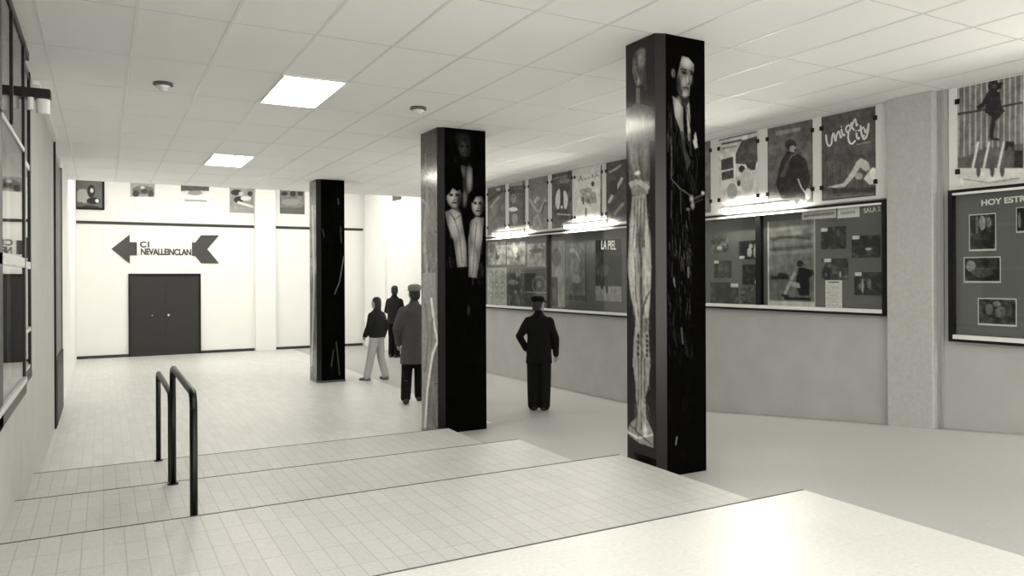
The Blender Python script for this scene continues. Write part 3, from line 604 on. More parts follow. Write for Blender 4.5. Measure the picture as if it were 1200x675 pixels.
# ================================================================== FAR WALL: POSTERS, ARROW SIGN
def fwall(x0, x1, z0, z1, label, draw, base, group='film posters high on the far wall', nx=44, ny=60, frame=False):
    t = empty('film_poster', ((x0+x1)/2, YF-.01, z0), label, 'poster', group)
    cv = Canvas(nx, ny, base, lambda u, v: ((ony(u, v, YF)[0]-x0)/(x1-x0), (z1-ony(u, v, YF)[1])/(z1-z0))); draw(cv); cv.blur(1)
    mk('printed_sheet', sheet_mesh(cv, (x0, YF-.008, z1), (1, 0, 0), DN, x1-x0, z1-z0, (0, -1, 0), .0081, P_paper), None, t)
    if frame:
        b = B(); e = .05; y0, y1 = YF-.03, YF
        box(b, x0-e, x1+e, y0, y1, z0-e, z0); box(b, x0-e, x1+e, y0, y1, z1, z1+e); box(b, x0-e, x0, y0, y1, z0, z1); box(b, x1, x1+e, y0, y1, z0, z1)
        mk('frame', b, M_dark, t)
def zq(x, y): return 60+x/3.53, 200+y/3.53
def q(c, x, y, rx, ry, g, k=1): a, b = zq(x, y); c.disc(a, b, rx/3.53, ry/3.53, g, k)
def a1(c):
    c.noise(12, 4, 4, 61); q(c, 130, 105, 30, 30, 175, .8); q(c, 165, 85, 16, 26, 50); q(c, 168, 82, 7, 10, 205); q(c, 175, 125, 28, 14, 40); q(c, 150, 155, 50, 12, 60); q(c, 190, 125, 8, 8, 215); q(c, 120, 140, 18, 10, 100)
def a2(c):
    c.noise(10, 4, 4, 62); q(c, 380, 80, 45, 18, 110); q(c, 350, 95, 14, 14, 60); q(c, 385, 85, 14, 10, 60); q(c, 412, 96, 12, 16, 70); q(c, 378, 70, 10, 6, 190)
    a, b = zq(0, 108); c.rect(100, b, 200, b+30, 212)
def a3(c):
    a, b = zq(0, 84); c.rect(200, b-40, 260, b, 85); c.noise(14, 8, 8, 63); q(c, 595, 92, 30, 10, 140); a, b = zq(0, 102); c.rect(200, b, 260, b+30, 220)
    a, b = zq(0, 122); c.line([(216, b), (242, b+1)], 2.2, 150)
def a4(c):
    c.noise(20, 5, 5, 64); q(c, 765, 90, 22, 12, 45); q(c, 775, 120, 20, 14, 55); q(c, 785, 95, 10, 8, 185); c.line([zq(770, 130), zq(835, 150)], 3, 200); q(c, 805, 115, 22, 10, 200); q(c, 822, 95, 10, 10, 70)
    a, b = zq(0, 160); c.rect(260, b, 300, b+12, 150)
def a5(c):
    c.noise(26, 8, 8, 65); q(c, 965, 95, 14, 8, 40); q(c, 1000, 95, 12, 12, 45); q(c, 1030, 95, 12, 10, 55); q(c, 990, 130, 40, 14, 150, .8); a, b = zq(0, 152); c.rect(320, b, 360, b+20, 95, .8)
fwall(-.54, .0, 2.98, 3.90, 'black framed poster of a seated figure, leftmost high on the far wall', a1, 110, frame=True)
fwall(.62, 1.17, 2.92, 3.90, 'poster with a dark arch picture and white foot, above the dark arrowhead', a2, 150)
fwall(1.78, 2.46, 2.95, 3.90, 'poster with a narrow grey title band, third from the left on the far wall', a3, 205)
fwall(2.97, 3.585, 2.98, 3.90, 'poster of a reclining figure beside the white wall column', a4, 150)
fwall(4.27, 4.94, 3.0, 3.93, 'busy grey poster on the far wall just left of the farthest pillar', a5, 118)
for (a, b, c, l) in ((18.97, 18.33, 3.25, 'small dark poster high on the right wall beyond the middle pillar'), (17.42, 16.78, 3.24, 'poster corner peeping out left of the middle pillar, high on the right wall')):
    poster(a, b, l, (lambda cv: cv.noise(30, 4, 4, 71) and cv.disc(.6, .7, .2, .2, 190) and None), 95, z0=c, z1=c+.9, clips=False, group=None, off=.012, nx=30, ny=40)
sg = empty('arrow_sign', (1.44, YF-.02, 1.65), 'dark arrow sign lettered CI NEVALLEINCLAN above the far door', 'sign')
def plate(pts, name, lab):
    b = B(); v0 = [b.verts.new((x, YF-.002, z)) for x, z in pts]; v1 = [b.verts.new((x, YF-.022, z)) for x, z in pts]; n = len(pts)
    b.faces.new(v0); b.faces.new(v1[::-1])
    for i in range(n): b.faces.new((v0[i], v0[(i+1) % n], v1[(i+1) % n], v1[i]))
    mk(name, b, mat('sign_grey_paint', 62, .6), sg, label=lab)
plate([(.20, 1.98), (.60, 2.34), (.60, 2.15), (.76, 2.15), (.76, 1.82), (.60, 1.82), (.60, 1.61)], 'arrow_head', None)
plate([(2.04, 2.17), (2.12, 2.17), (2.26, 2.36), (2.70, 2.37), (2.41, 2.0), (2.70, 1.63), (2.26, 1.63), (2.12, 1.82), (2.04, 1.82)], 'arrow_tail', None)
def ftext(s, x0, x1, z, size, bold=0, sp=.92):
    me = text_mesh(s, size, (0, 0, 0), (1, 0, 0), (0, 1, 0), M_letter_d, sp, 0, bold, .004); xs = [v.co.x for v in me.vertices]; k = (x1-x0)/(max(xs)-min(xs))
    me.transform(Matrix(((k, 0, 0, x0-min(xs)*k), (0, 0, -1, YF-.01), (0, 1, 0, z), (0, 0, 0, 1)))); mk('lettering', me, M_letter_d, sg)
ftext('CI', .83, 1.04, 2.03, .20, .006, 1.2); ftext('NEVALLEINCLAN', .85, 2.02, 1.84, .22, .006)
# ================================================================== HANDRAILS
def handrail(x, yf, yn, zb, zt, label):
    t = empty('handrail', (x, (yf+yn)/2, zb), label, 'handrail', 'black tube handrails on the steps')
    r = .0225; R = .09
    pts = arc((x, yf-R, zt-R), R, pi/2+pi/2, pi/2, 8, (0, -1, 0), (0, 0, 1)) + arc((x, yn+R, zt-R), R, pi/2, 0, 8, (0, -1, 0), (0, 0, 1))
    b = B(); tube(b, pts, r, 16); mk('top_bar', b, M_metal, t, smooth=True)
    for y in (yf, yn):
        p = mk('post', cyl(B(), (x, y, zb), (x, y, zt-R+.005), r, r, 20), M_metal, t, smooth=False)
        for f in p.data.polygons: f.use_smooth = len(f.vertices) == 4
        mk('base_flange', cyl(B(), (x, y, zb), (x, y, zb+.008), .042, .038, 20), M_metal, p)
handrail(.475, 8.12, 6.58, Z3, .325, 'black bent tube handrail on the lower step, the farther of the two')
handrail(.475, 6.38, 4.86, Z2, .555, 'black bent tube handrail on the middle step, the nearer of the two')
# ================================================================== PILLARS
def pillar(poly, name, label, zbot, left, front, baseh=.05):
    """poly: far-left, near-left, chamfer end, near-right, far-right; left/front are canvases' draw functions"""
    (xa, ya), (xb, yb), (xc, yc), (xd, yd), (xe, ye) = poly
    t = empty(name, ((xa+xd)/2, (ya+yd)/2, zbot), label, 'pillar')
    inner = [(xa+.006, ya), (xb+.006, yb+.004), (xc+.002, yc+.008), (xd, yd+.006), (xe, ye)]
    mk('core', prism(B(), inner, zbot, ZC-.001), M_core, t)
    sl = B(); dx, dy = xc-xb, yc-yb; L = math.hypot(dx, dy)
    prism(sl, [(xb, yb), (xc, yc), (xc+.002, yc+.007), (xb+.006, yb+.003)], zbot+.02, ZC-.002); mk('corner_strip', sl, M_core2, t)
    zb = zbot+.04
    def fl(u, v):
        Y, z = onx(u, v, xa); return (ya-Y)/(ya-yb), (ZC-z)/(ZC-zb)
    c = Canvas(44, 420, 38, fl); left(c); c.blur(1); mk('side_painting', sheet_mesh(c, (xa, ya, ZC-.002), (0, -1, 0), DN, ya-yb, ZC-zb-.002, (-1, 0, 0), .006, P_gloss), None, t)
    def ff(u, v):
        X, z = ony(u, v, yd); return (X-xc)/(xd-xc), (ZC-z)/(ZC-zb)
    c = Canvas(64, 480, 22, ff); front(c); c.blur(1); mk('front_painting', sheet_mesh(c, (xc, yd, ZC-.002), (1, 0, 0), DN, xd-xc, ZC-zb-.002, (0, -1, 0), .006, P_flat), None, t)
    mk('base_plinth', prism(B(), [(xa-.004, ya), (xa-.004, yb), (xc-.002, yd-.006), (xd+.004, yd-.006), (xe+.004, ye)], zbot, zbot+.04), mat('plinth_grey', 70, .4), t)
def T(x0, y0, s): return lambda pts: [(x0+a/s, y0+b/s) for a, b in pts]
t1, t2, t3, t4 = T(725, 35, 5.19), T(725, 160, 4.819), T(725, 290, 4.819), T(725, 420, 4.819)
def dd(c, tt, x, y, rx, ry, g, s=4.819, k=1):
    (a, b), = tt([(x, y)]); c.disc(a, b, rx/s, ry/s, g, k)
def ss(c, tt, x, y, rx, ry, g, k=1, s=4.819):
    (a, b), = tt([(x, y)]); c.soft(a, b, rx/s, ry/s, g, k)
def left1(c):                                            # pale flayed-muscle figure
    c.a[:] = 24; c.noise(8, 3, 30, 81)
    c.poly(t1([(100, 125), (165, 105), (165, 200), (150, 290), (135, 330), (110, 345), (95, 300), (85, 250), (80, 190)]), 70)
    ss(c, t1, 135, 170, 32, 80, 150, .8, 5.19); ss(c, t1, 100, 230, 20, 70, 105, .8, 5.19); ss(c, t1, 122, 310, 14, 40, 150, .8, 5.19); c.line(t1([(110, 150), (112, 300)]), 8/5.19, 40, .6); c.line(t1([(118, 350), (118, 500)]), 26/5.19, 95)
    c.strokes(741, 58, 757, 96, 26, 14, .9, 60, 165, 5)
    c.poly(t1([(40, 490), (110, 440), (200, 470), (215, 675), (30, 675)]), 80); c.strokes(732, 120, 766, 160, 40, 22, 1.1, 50, 150, 6)
    c.poly(t2([(50, 20), (175, 10), (178, 290), (160, 325), (75, 335), (60, 250)]), 78)
    ss(c, t2, 85, 120, 30, 110, 140, .6); ss(c, t2, 145, 120, 28, 110, 130, .6); c.strokes(736, 162, 760, 216, 44, 24, 1.0, 40, 165, 7)
    c.line(t2([(60, 275), (110, 250), (170, 295)]), 6, 165, .8); ss(c, t2, 105, 205, 22, 16, 215); c.poly(t2([(60, 250), (175, 250), (165, 325), (75, 330)]), 150, .5)
    c.poly(t2([(75, 335), (155, 325), (165, 480), (182, 675), (55, 675), (62, 530)]), 128)
    ss(c, t2, 80, 560, 28, 150, 195, .7); ss(c, t2, 165, 600, 24, 120, 190, .7); ss(c, t2, 115, 400, 30, 60, 175, .5)
    for x in (92, 108, 126, 148): c.line(t2([(x, 350), (x-4, 500), (x-14+(x-105)*.3, 660)]), 1.3, 66, .7)
    ss(c, t2, 125, 580, 26, 90, 62, .8); c.strokes(737, 232, 762, 296, 46, 26, .8, 60, 200, 8)
    c.poly(t3([(55, 0), (182, 0), (185, 110), (180, 280), (168, 400), (172, 540), (180, 675), (78, 675), (85, 520), (95, 400), (62, 230), (50, 110)]), 132)
    ss(c, t3, 80, 120, 28, 190, 198, .7); ss(c, t3, 160, 130, 26, 190, 188, .7); ss(c, t3, 100, 330, 24, 110, 180, .6); ss(c, t3, 160, 320, 20, 90, 190, .7)
    c.line(t3([(122, 0), (128, 300), (130, 675)]), 3.2, 66, .8); c.line(t3([(92, 60), (95, 240), (112, 390)]), 1.6, 80, .7); c.line(t3([(172, 250), (140, 330), (138, 380)]), 2.2, 60, .8)
    c.poly(t3([(140, 400), (165, 400), (165, 470), (142, 480)]), 80, .7); c.strokes(738, 292, 762, 372, 60, 26, .8, 65, 205, 9); c.strokes(743, 372, 762, 425, 40, 20, .8, 60, 200, 10)
    for i in range(7): ss(c, t3, 160, 500+i*27, 9, 13, 40)
    for i in range(6): ss(c, t3, 110, 500+i*34, 10, 18, 50)
    c.poly(t4([(78, 0), (180, 0), (170, 140), (150, 230), (152, 320), (195, 420), (195, 505), (120, 480), (40, 420), (70, 360), (100, 330), (102, 250), (92, 130)]), 128)
    for x in (112, 128, 146): c.line(t4([(x, 0), (x, 200), (x+(x-128)*.8, 400)]), 1.3, 66, .8)
    c.strokes(744, 422, 760, 485, 44, 24, .8, 70, 205, 11); c.strokes(736, 495, 762, 516, 40, 10, .9, 60, 220, 12)
    c.line(t4([(45, 410), (110, 450), (195, 430)]), 2.2, 205, .8); c.line(t4([(60, 370), (120, 430), (190, 490)]), 1.6, 70, .8); ss(c, t4, 150, 400, 18, 50, 210, .7)
    c.noise(16, 9, 110, 83)
    c.poly(t4([(30, 440), (130, 500), (195, 525), (200, 700), (30, 700)]), 22)
def front1(c):                                           # man in a dark suit
    c.a[:] = 7; t = t1; S5 = 5.19
    c.poly(t([(375, 148), (420, 165), (460, 195), (457, 250), (436, 330), (430, 398), (402, 414), (372, 402), (356, 360), (354, 290), (368, 230)]), 92)
    ss(c, t, 415, 195, 46, 48, 178, .9, S5); ss(c, t, 398, 315, 20, 40, 150, .8, S5); ss(c, t, 440, 300, 14, 40, 110, .7, S5); ss(c, t, 402, 388, 22, 22, 150, .8, S5); ss(c, t, 362, 330, 20, 70, 20, .8, S5); ss(c, t, 378, 380, 14, 34, 25, .7, S5)
    ss(c, t, 398, 258, 20, 15, 14, .95, S5); ss(c, t, 444, 266, 13, 13, 14, .95, S5); c.line(t([(376, 240), (395, 236), (414, 244)]), 1.2, 12); c.line(t([(432, 250), (452, 254)]), 1.1, 12)
    c.line(t([(418, 262), (424, 300), (430, 322)]), 1.2, 30, .8); ss(c, t, 420, 300, 8, 40, 190, .7, S5); ss(c, t, 424, 326, 10, 7, 25, .8, S5); c.line(t([(392, 352), (408, 348), (428, 358)]), 1.3, 14); ss(c, t, 408, 368, 16, 7, 120, .6, S5)
    c.poly(t([(322, 228), (334, 160), (375, 118), (440, 138), (466, 184), (458, 208), (425, 168), (385, 158), (372, 210), (360, 262), (346, 240), (330, 235)]), 7)
    ss(c, t, 332, 262, 15, 34, 135, .9, S5); ss(c, t, 334, 262, 6, 18, 28, .9, S5)
    c.poly(t([(365, 392), (400, 414), (428, 402), (425, 455), (385, 470), (352, 425)]), 34); ss(c, t, 375, 430, 14, 26, 70, .7, S5)
    c.poly(t([(328, 400), (348, 415), (400, 480), (428, 440), (440, 675), (392, 675), (372, 600), (340, 520)]), 112); ss(c, t, 360, 470, 24, 80, 168, .8, S5); ss(c, t, 426, 540, 12, 130, 160, .8, S5); ss(c, t, 385, 560, 16, 90, 100, .6, S5)
    c.poly(t([(392, 470), (412, 462), (416, 560), (424, 700), (394, 700)]), 9); c.line(t([(418, 470), (436, 600)]), .8, 30)
    c.strokes(782, 118, 792, 165, 20, 20, .8, 40, 110, 21); c.strokes(790, 118, 808, 165, 20, 14, .6, 60, 170, 22); c.poly(t([(455, 650), (468, 615), (480, 675)]), 130)
    t = t2
    c.poly(t([(345, -30), (372, -30), (378, 70), (410, 140), (385, 200), (366, 100)]), 52, .8); c.line(t([(402, -20), (408, 110)]), 2, 50, .7)
    c.poly(t([(418, 25), (436, -5), (448, 60), (430, 68)]), 150); c.line(t([(294, 0), (300, 120), (297, 240)]), 1.3, 88, .8); c.line(t([(298, 240), (345, 290), (405, 332)]), 1.3, 95, .8); c.line(t([(300, 300), (296, 460)]), 1.1, 70, .7); c.line(t([(350, 290), (352, 440)]), 1.1, 66, .7)
    ss(c, t, 412, 350, 16, 26, 150, .9); ss(c, t, 418, 388, 14, 30, 135, .9); ss(c, t, 392, 410, 16, 12, 115, .8); c.line(t([(428, 350), (480, 325)]), 2, 85, .8); c.line(t([(430, 372), (474, 352)]), 1.5, 60, .8); ss(c, t, 476, 318, 14, 14, 170)
    c.strokes(784, 165, 818, 222, 60, 16, .8, 15, 85, 23); c.strokes(784, 235, 812, 300, 60, 20, .9, 25, 95, 24)
    c.strokes(782, 290, 810, 400, 80, 14, .8, 20, 100, 25, .7); c.line(t3([(392, 110), (394, 170)]), 1.5, 120, .8); c.line(t3([(310, 170), (318, 220)]), 1.5, 112, .8); c.line(t3([(355, 450), (362, 545)]), 1.6, 88, .8)
    c.line(t4([(330, 440), (322, 490)]), 1.8, 118, .8); c.strokes(784, 400, 812, 530, 40, 14, .8, 12, 62, 26)
s1 = T(485, 140, 3.553); s2 = T(485, 320, 3.461)
def left2(c):
    c.a[:] = 66; c.noise(20, 2, 26, 86); c.strokes(493, 170, 512, 500, 120, 50, 1.2, 45, 120, 36)
    c.line(s1([(85, 90), (90, 260), (88, 560)]), 2.6, 62); c.line(s1([(45, 240), (60, 380), (42, 560)]), 3, 120, .6); c.line(s1([(30, 330), (52, 350), (40, 480), (55, 640)]), 3, 132, .6); c.rect(485, 150, 515, 180, 62, .6)
    c.poly(s2([(35, 0), (88, 0), (92, 180), (112, 270), (92, 300), (60, 420), (50, 640), (30, 640)]), 120, .8)
    c.line(s2([(70, 100), (84, 220), (96, 275), (75, 330), (55, 470), (45, 630)]), 2.6, 178); c.line(s2([(75, 180), (70, 300)]), 2, 82); c.line(s2([(45, 120), (60, 260), (45, 400)]), 2, 85); c.noise(12, 9, 90, 87)
def face(c, T_, x, y, rx, ry, g=150, s=3.553):
    dd(c, T_, x, y, rx, ry, g*.55, s); ss(c, T_, x-rx*.2, y, rx*.95, ry*.95, g*1.25, .9, s); ss(c, T_, x+rx*.75, y+ry*.3, rx*.6, ry*.8, 20, .7, s)
    for q_ in (-.4, .36): ss(c, T_, x+rx*q_, y-ry*.18, rx*.36, ry*.18, 8, .95, s)
    c.line(T_([(x+rx*.05, y-ry*.1), (x+rx*.1, y+ry*.22)]), .9, 40, .7); ss(c, T_, x+rx*.02, y+ry*.28, rx*.25, ry*.08, 25, .8, s); ss(c, T_, x, y+ry*.52, rx*.42, ry*.12, 14, .9, s); ss(c, T_, x, y+ry*.75, rx*.4, ry*.2, g, .5, s)
def front2(c):                                           # three young men, dark suits, white shirts
    c.a[:] = 8; c.noise(4, 4, 30, 88)
    ss(c, s1, 205, 80, 40, 36, 42, .9, 3.553); face(c, s1, 212, 118, 26, 38, g=58); c.strokes(533, 152, 553, 190, 40, 10, .9, 10, 80, 31); c.strokes(515, 148, 532, 190, 14, 16, .8, 20, 45, 32)
    c.poly(s1([(195, 190), (245, 200), (235, 300), (205, 370), (205, 250)]), 42); ss(c, s1, 232, 250, 16, 70, 150, .9, 3.553); ss(c, s1, 205, 215, 14, 30, 95, .8, 3.553); ss(c, s1, 212, 330, 12, 44, 110, .8, 3.553)
    dd(c, s1, 158, 235, 44, 50, 6, 3.553); dd(c, s1, 160, 270, 42, 46, 6, 3.553)
    face(c, s1, 168, 322, 31, 46, g=150); c.poly(s1([(126, 262), (202, 256), (206, 300), (196, 290), (180, 298), (162, 284), (150, 306), (134, 318)]), 6)
    dd(c, s1, 262, 320, 36, 30, 6, 3.553); face(c, s1, 266, 356, 25, 46, g=150); c.poly(s1([(236, 316), (294, 302), (294, 330), (280, 318), (258, 322), (244, 350)]), 6)
    c.poly(s1([(130, 385), (160, 372), (195, 390), (205, 450), (218, 520), (222, 612), (182, 625), (165, 500), (140, 440)]), 98); ss(c, s1, 172, 430, 32, 80, 190, .8, 3.553); ss(c, s1, 198, 550, 22, 90, 180, .8, 3.553)
    c.line(s1([(165, 400), (190, 480), (202, 600)]), 1.0, 60, .7); c.line(s1([(150, 385), (170, 420), (200, 390)]), 1.0, 45, .7); c.strokes(522, 246, 546, 308, 34, 18, .7, 60, 190, 33, .5)
    c.poly(s1([(238, 420), (262, 405), (292, 410), (285, 500), (262, 660), (228, 655), (226, 500)]), 100); ss(c, s1, 262, 470, 26, 80, 190, .8, 3.553); ss(c, s1, 246, 590, 18, 80, 178, .8, 3.553)
    c.line(s1([(262, 425), (250, 560), (245, 650)]), 1.0, 60, .7); c.strokes(549, 256, 566, 322, 30, 18, .7, 60, 190, 34, .5); c.poly(s1([(120, 620), (222, 612), (224, 700), (120, 700)]), 8, .9)
    ss(c, s2, 222, 150, 8, 30, 62, .8, 3.461); c.strokes(525, 340, 560, 400, 10, 10, .7, 15, 40, 35)
u3 = T(355, 325, 5.1)
def left3(c):
    c.a[:] = 105; c.noise(22, 2, 20, 91); c.line([(366, 240), (368, 330), (365, 430)], 2, 150); c.line([(370, 260), (369, 440)], 1.5, 70); c.rect(361, 212, 375, 240, 85, .7)
def front3(c):
    c.a[:] = 7; c.noise(4, 4, 30, 92); c.line([(396, 232), (397, 240)], 1.2, 90); c.line([(378, 268), (380, 278)], 1.5, 60); c.line([(399, 265), (400, 285)], 1.5, 62); c.line([(403, 300), (398, 330), (392, 345)], 1.2, 105); c.line([(391, 410), (388, 430)], 1.3, 70); c.line([(394, 400), (398, 440)], 1.3, 72)
pillar([(3.655, 4.80), (3.655, 4.445), (3.735, 4.415), (4.125, 4.415), (4.125, 4.80)], 'painted_pillar', 'tall dark pillar, nearest, painted with a suited man and a pale skinless leg', rz(4.44)-.04, left1, front1)
pillar([(3.595, 9.03), (3.595, 8.50), (3.675, 8.45), (4.235, 8.45), (4.235, 9.03)], 'painted_pillar', 'dark middle pillar painted with three young men in white shirts', Z4, left2, front2)
pillar([(3.50, 14.55), (3.50, 14.05), (3.575, 13.98), (4.02, 13.98), (4.02, 14.55)], 'painted_pillar', 'slim black pillar, farthest, in front of the white far wall', Z4, left3, front3)
# ================================================================== PEOPLE
def remesh(bm, voxel, smooth=2):
    me = bpy.data.meshes.new('r'); bmesh.ops.recalc_face_normals(bm, faces=bm.faces[:]); bm.to_mesh(me); bm.free()
    o = bpy.data.objects.new('r', me); C.objects.link(o)
    m = o.modifiers.new('r', 'REMESH'); m.mode = 'VOXEL'; m.voxel_size = voxel
    if smooth: s = o.modifiers.new('s', 'SMOOTH'); s.iterations = smooth; s.factor = .5
    bpy.context.view_layer.update(); out = bpy.data.meshes.new_from_object(o.evaluated_get(bpy.context.evaluated_depsgraph_get()))
    bpy.data.objects.remove(o); return out
def person(at, heading, H, label, head_yaw, arms, legs, wear):
    """local frame: +Y forward, +X right, metres for a 1.70 m figure; heading = direction faced"""
    k = H/1.70; ang = math.atan2(-heading[0], heading[1])
    Mw = Matrix.Translation(at) @ Matrix.Rotation(ang, 4, 'Z') @ Matrix.Scale(k, 4)
    t = empty('person', at, label, 'person', None)
    def out(name, me, m, parent=t, lab=None):
        me.transform(Mw); return mk(name, me, m, parent, smooth=True, label=lab)
    R = Matrix.Rotation(head_yaw, 4, 'Z'); hp = Vector((0, .02, 1.49))
    def head(bm):                                        # transforms verts made since n0 about the neck
        bmesh.ops.transform(bm, matrix=Matrix.Translation(hp) @ R @ Matrix.Translation(-hp), verts=bm.verts[:])
        return bm
    body = B()
    hb = B()
    loft(hb, [(0, .045, 1.475, .03, .035), (0, .045, 1.49, .048, .055), (0, .035, 1.52, .06, .075), (0, .025, 1.56, .068, .088), (0, .02, 1.60, .074, .093), (0, .012, 1.64, .073, .092), (0, .008, 1.67, .062, .08), (0, .005, 1.69, .042, .055), (0, .005, 1.70, .015, .02)], 24)
    tube(hb, [(0, .108, 1.60), (0, .122, 1.575), (0, .118, 1.56)], [.009, .013, .014], 8); tube(hb, [(-.026, .10, 1.525), (.026, .10, 1.525)], [.009, .009], 8)
    tube(hb, [(-.045, .092, 1.612), (.045, .092, 1.612)], [.008, .008], 8); ell(hb, (0, .095, 1.492), .02, .018, .016)
    for sx in (-1, 1): ell(hb, (sx*.075, .01, 1.575), .010, .022, .034)
    head(hb); me = bpy.data.meshes.new('h'); hb.to_mesh(me); hb.free(); body.from_mesh(me)
    tube(body, [(0, .0, 1.36), (0, .012, 1.46), (0, .02, 1.52)], [.062, .055, .055], 16)
    loft(body, [(0, 0, .80, .10, .07), (0, 0, .86, .155, .105), (0, 0, .95, .155, .105), (0, .01, 1.05, .135, .095), (0, .01, 1.15, .15, .105), (0, .005, 1.27, .17, .11), (0, 0, 1.36, .165, .09), (0, 0, 1.41, .09, .06)], 24)
    for sd, (el, wr, grip) in zip((-1, 1), arms):
        sh = (sd*.175, 0, 1.365); tube(body, [(sd*.150, 0, 1.345), el, wr], [.046, .036, .025], 12)
        e, w = Vector(el), Vector(wr); d = (w-e).normalized(); side = Vector((0, 1, 0)) if abs(d.y) < .8 else Vector((0, 0, 1)); side = (side-d*side.dot(d)).normalized(); nn = d.cross(side)
        tube(body, [w, w+d*.04, w+d*.085], [.022, .030, .030], 10)
        inward = nn*(-sd)
        for f, L in zip((-.027, -.009, .009, .027), (.06, .072, .068, .052)):
            p0 = w+d*.085+side*f; p1 = p0+(d*.62+inward*.25*grip).normalized()*L*.5; p2 = p1+(d*.5+inward*.8*grip).normalized()*L*.5
            tube(body, [w+d*.06+side*f*.8, p0, p1, p2], [.0095, .0092, .0085, .0075], 8)
        tube(body, [w+d*.03+side*.02, w+d*.06+side*.045, w+d*.09+side*.052+inward*.01], [.011, .010, .009], 8)
    for sd, (kn, an, ty) in zip((-1, 1), legs):
        tube(body, [(sd*.085, 0, .88), kn, ((Vector(kn)+Vector(an))/2)+Vector((0, -.012, .03)), an], [.088, .058, .055, .036], 14)
        a = Vector(an); fd = Vector((sin(ty), cos(ty), 0)); tube(body, [a+Vector((0, 0, -.03))-fd*.03, a+fd*.06+Vector((0, 0, -.05)), a+fd*.13+Vector((0, 0, -.06))], [.035, .032, .024], 10)
    bo = out('body', remesh(body, .007, 2), wear['skin'])
    for sx in (-1, 1):
        eb = ell(B(), (sx*.029, .094, 1.592), .011, .008, .0085, 12); head(eb); me = bpy.data.meshes.new('e'); eb.to_mesh(me); eb.free(); out('eye', me, mat('eye_dark', 60, .3))
    # hair
    hr = B(); loft(hr, [(0, -.045, 1.50-wear.get('long', 0), .055, .045), (0, -.03, 1.55, .076, .070), (0, -.012, 1.60, .083, .088), (0, -.004, 1.645, .081, .094), (0, .0, 1.68, .070, .083), (0, 0, 1.705, .045, .055), (0, 0, 1.713, .015, .02)], 24); head(hr)
    out('hair', remesh(hr, .008, 2), wear['hair'])
    # shoes
    for sd, (kn, an, ty) in zip((-1, 1), legs):
        a = Vector(an); fd = Vector((sin(ty), cos(ty), 0)); lo = -a.z if a.z > .12 else 0
        s = B(); tube(s, [a+Vector((0, 0, -.045))-fd*.045, a+fd*.05+Vector((0, 0, -.048)), a+fd*.15+Vector((0, 0, -.058))], [.046, .045, .034], 14)
        out('shoe', remesh(s, .008, 1), wear['shoe'])
    # trousers
    s = B(); loft(s, [(0, 0, .80, .11, .09), (0, 0, .86, .165, .118), (0, 0, .98, .158, .115)], 24)
    for sd, (kn, an, ty) in zip((-1, 1), legs):
        a = Vector(an); kk = Vector(kn); tube(s, [(sd*.085, 0, .86), kk, (kk+a)/2, a+Vector((0, 0, .0))], wear.get('tr', [.100, .082, .078, .072]), 16)
    out('trousers', remesh(s, .010, 2), wear['leg'], lab=wear.get('leglab'))
    # jacket or coat
    hem = wear['hem']; fl = wear.get('flare', .19); s = B()
    rows = [(0, 0, hem, fl, fl*.74), (0, 0, (hem+.95)/2, (fl+.185)/2, .135), (0, 0, .95, .182, .130), (0, .005, 1.10, .178, .128), (0, .005, 1.25, .198, .135), (0, 0, 1.34, .205, .118), (0, 0, 1.385, .165, .10), (0, 0, 1.42, .11, .085), (0, .0, 1.445, .075, .075)]
    if hem > .85: rows = [(0, 0, hem, .185, .135)]+rows[3:]
    loft(s, rows, 28, 2.2)
    for sd, (el, wr, grip) in zip((-1, 1), arms):
        e, w = Vector(el), Vector(wr); tube(s, [(sd*.152, 0, 1.328), e, w-(w-e).normalized()*.005], [.080, .062, .050], 14)
    tube(s, [(0, -.02, 1.42), (0, .0, 1.455)], [.075, .068], 16)
    cm = remesh(s, .010, 5)
    for v in cm.vertices:                                # cloth folds
        n = mnoise.noise(Vector((v.co.x*9, v.co.y*9, v.co.z*4))); v.co += Vector((v.co.x, v.co.y, 0)).normalized()*n*.010
    out(wear.get('coatname', 'coat'), cm, wear['coat'], lab=wear.get('coatlab'))
    if 'cap' in wear:
        s = B(); loft(s, [(0, -.004, 1.628, .088, .104), (0, -.004, 1.65, .095, .112), (0, -.006, 1.685, .098, .118), (0, -.008, 1.712, .080, .10), (0, -.008, 1.725, .04, .05)], 28)
        head(s); cp = out('cap', remesh(s, .008, 2), wear['cap'])
        s = B(); loft(s, [(0, .105, 1.628, .070, .062), (0, .108, 1.640, .074, .068), (0, .10, 1.648, .06, .055)], 24); head(s)
        me = bpy.data.meshes.new('v'); s.to_mesh(me); s.free(); out('cap_visor', me, wear.get('visor', wear['cap']), parent=cp)
    return t
SK = mat('skin', 150, .55); BLK = mat('black_wool', 14, .9, spec=.2); DK = mat('dark_wool', 30, .9, spec=.2); GRY = mat('grey_overcoat_wool', 66, .9, vary=.1, scale=30); LT = mat('pale_cotton', 165, .8)
HD = mat('dark_hair', 18, .6); SH = mat('black_shoe_leather', 12, .35)
std = [((-.085, .01, .47), (-.082, -.02, .075), -.15), ((.085, .01, .47), (.082, -.02, .075), .15)]
person((5.66, 9.56, Z4), (.62, .78), 1.665, 'person in black coat and flat cap, back turned, looking at the long display board', -.55,
       [((-.285, -.06, 1.11), (-.215, .09, .91), 1.0), ((.25, -.01, 1.08), (.25, .08, .83), .9)], std,
       dict(skin=SK, hair=HD, shoe=SH, leg=BLK, coat=BLK, cap=BLK, hem=.70, flare=.20, coatname='coat', tr=[.105, .098, .094, .088]))
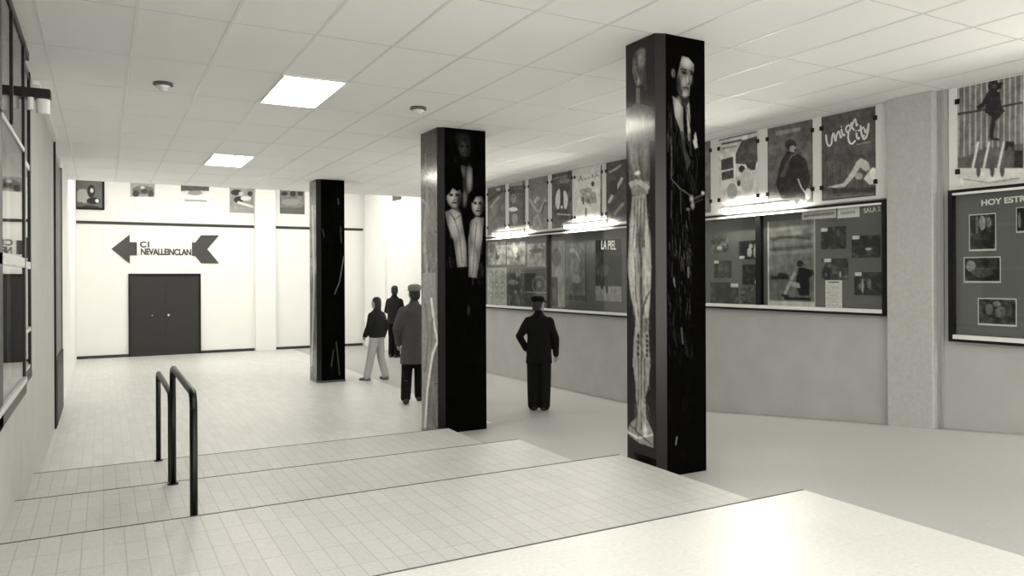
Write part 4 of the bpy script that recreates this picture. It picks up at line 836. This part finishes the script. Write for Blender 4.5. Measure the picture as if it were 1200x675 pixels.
person((4.25, 10.98, Z4), (.30, .95), 1.83, 'person in long grey overcoat and pale cap half hidden by the middle pillar', .25,
       [((-.25, -.02, 1.09), (-.22, .12, .86), .9), ((.25, -.02, 1.09), (.22, .14, .88), .9)],
       [((-.10, .10, .47), (-.13, -.06, .10), -.1), ((.085, .12, .48), (.09, .26, .075), .1)],
       dict(skin=SK, hair=HD, shoe=SH, leg=BLK, coat=GRY, cap=mat('pale_felt', 120, .9), visor=LT, hem=.58, flare=.20))
person((4.60, 13.85, Z4), (-.5, .86), 1.58, 'person with long dark hair and dark jacket in pale trousers by the far right corner', .1,
       [((-.22, .02, 1.10), (-.17, .16, .92), .9), ((.22, -.06, 1.10), (.21, .02, .86), .9)],
       [((-.12, .06, .47), (-.17, .12, .075), -.2), ((.11, -.01, .48), (.15, -.10, .085), .2)],
       dict(skin=SK, hair=HD, long=.16, shoe=mat('grey_shoe', 95, .6), leg=LT, coat=DK, hem=.88, coatname='jacket', leglab='pale trousers'))
person((6.30, 17.6, Z4), (.8, .6), 1.75, 'person with bushy dark hair in dark clothes behind the grey overcoat', .3,
       [((-.24, .02, 1.09), (-.10, .20, 1.0), 1.0), ((.24, .0, 1.09), (.22, .1, .84), .9)], std,
       dict(skin=SK, hair=HD, shoe=SH, leg=BLK, coat=DK, hem=.80, flare=.20))
# ================================================================== CAMERA, WORLD, EXPOSURE
cd = bpy.data.cameras.new('camera'); cam = bpy.data.objects.new('camera', cd); C.objects.link(cam)
cd.sensor_width = 36; cd.lens = F/1200*36; cd.shift_y = -(337.5-CY)/1200; cd.clip_start = .05
right = Vector((cs, -sn, 0)); fwd = Vector((sn, cs, 0)); cr, sr = cos(ROLL), sin(ROLL)
cx = right*cr-UP*sr; cy = right*sr+UP*cr; cz = -fwd
cam.matrix_world = Matrix(((cx[0], cy[0], cz[0], 0), (cx[1], cy[1], cz[1], 0), (cx[2], cy[2], cz[2], HE), (0, 0, 0, 1)))
bpy.context.scene.camera = cam
w = bpy.data.worlds.new('world'); bpy.context.scene.world = w; w.use_nodes = True
w.node_tree.nodes['Background'].inputs[0].default_value = (1, .965, .85, 1); w.node_tree.nodes['Background'].inputs[1].default_value = 2.2
sc = bpy.context.scene; vs = sc.view_settings
vs.view_transform = 'Standard'; vs.look = 'None'; vs.gamma = 1; vs.use_curve_mapping = False; vs.exposure = 1.02
sc.cycles.max_bounces = 8; sc.cycles.diffuse_bounces = 5; sc.cycles.transparent_max_bounces = 8
sc.cycles.sample_clamp_indirect = 6
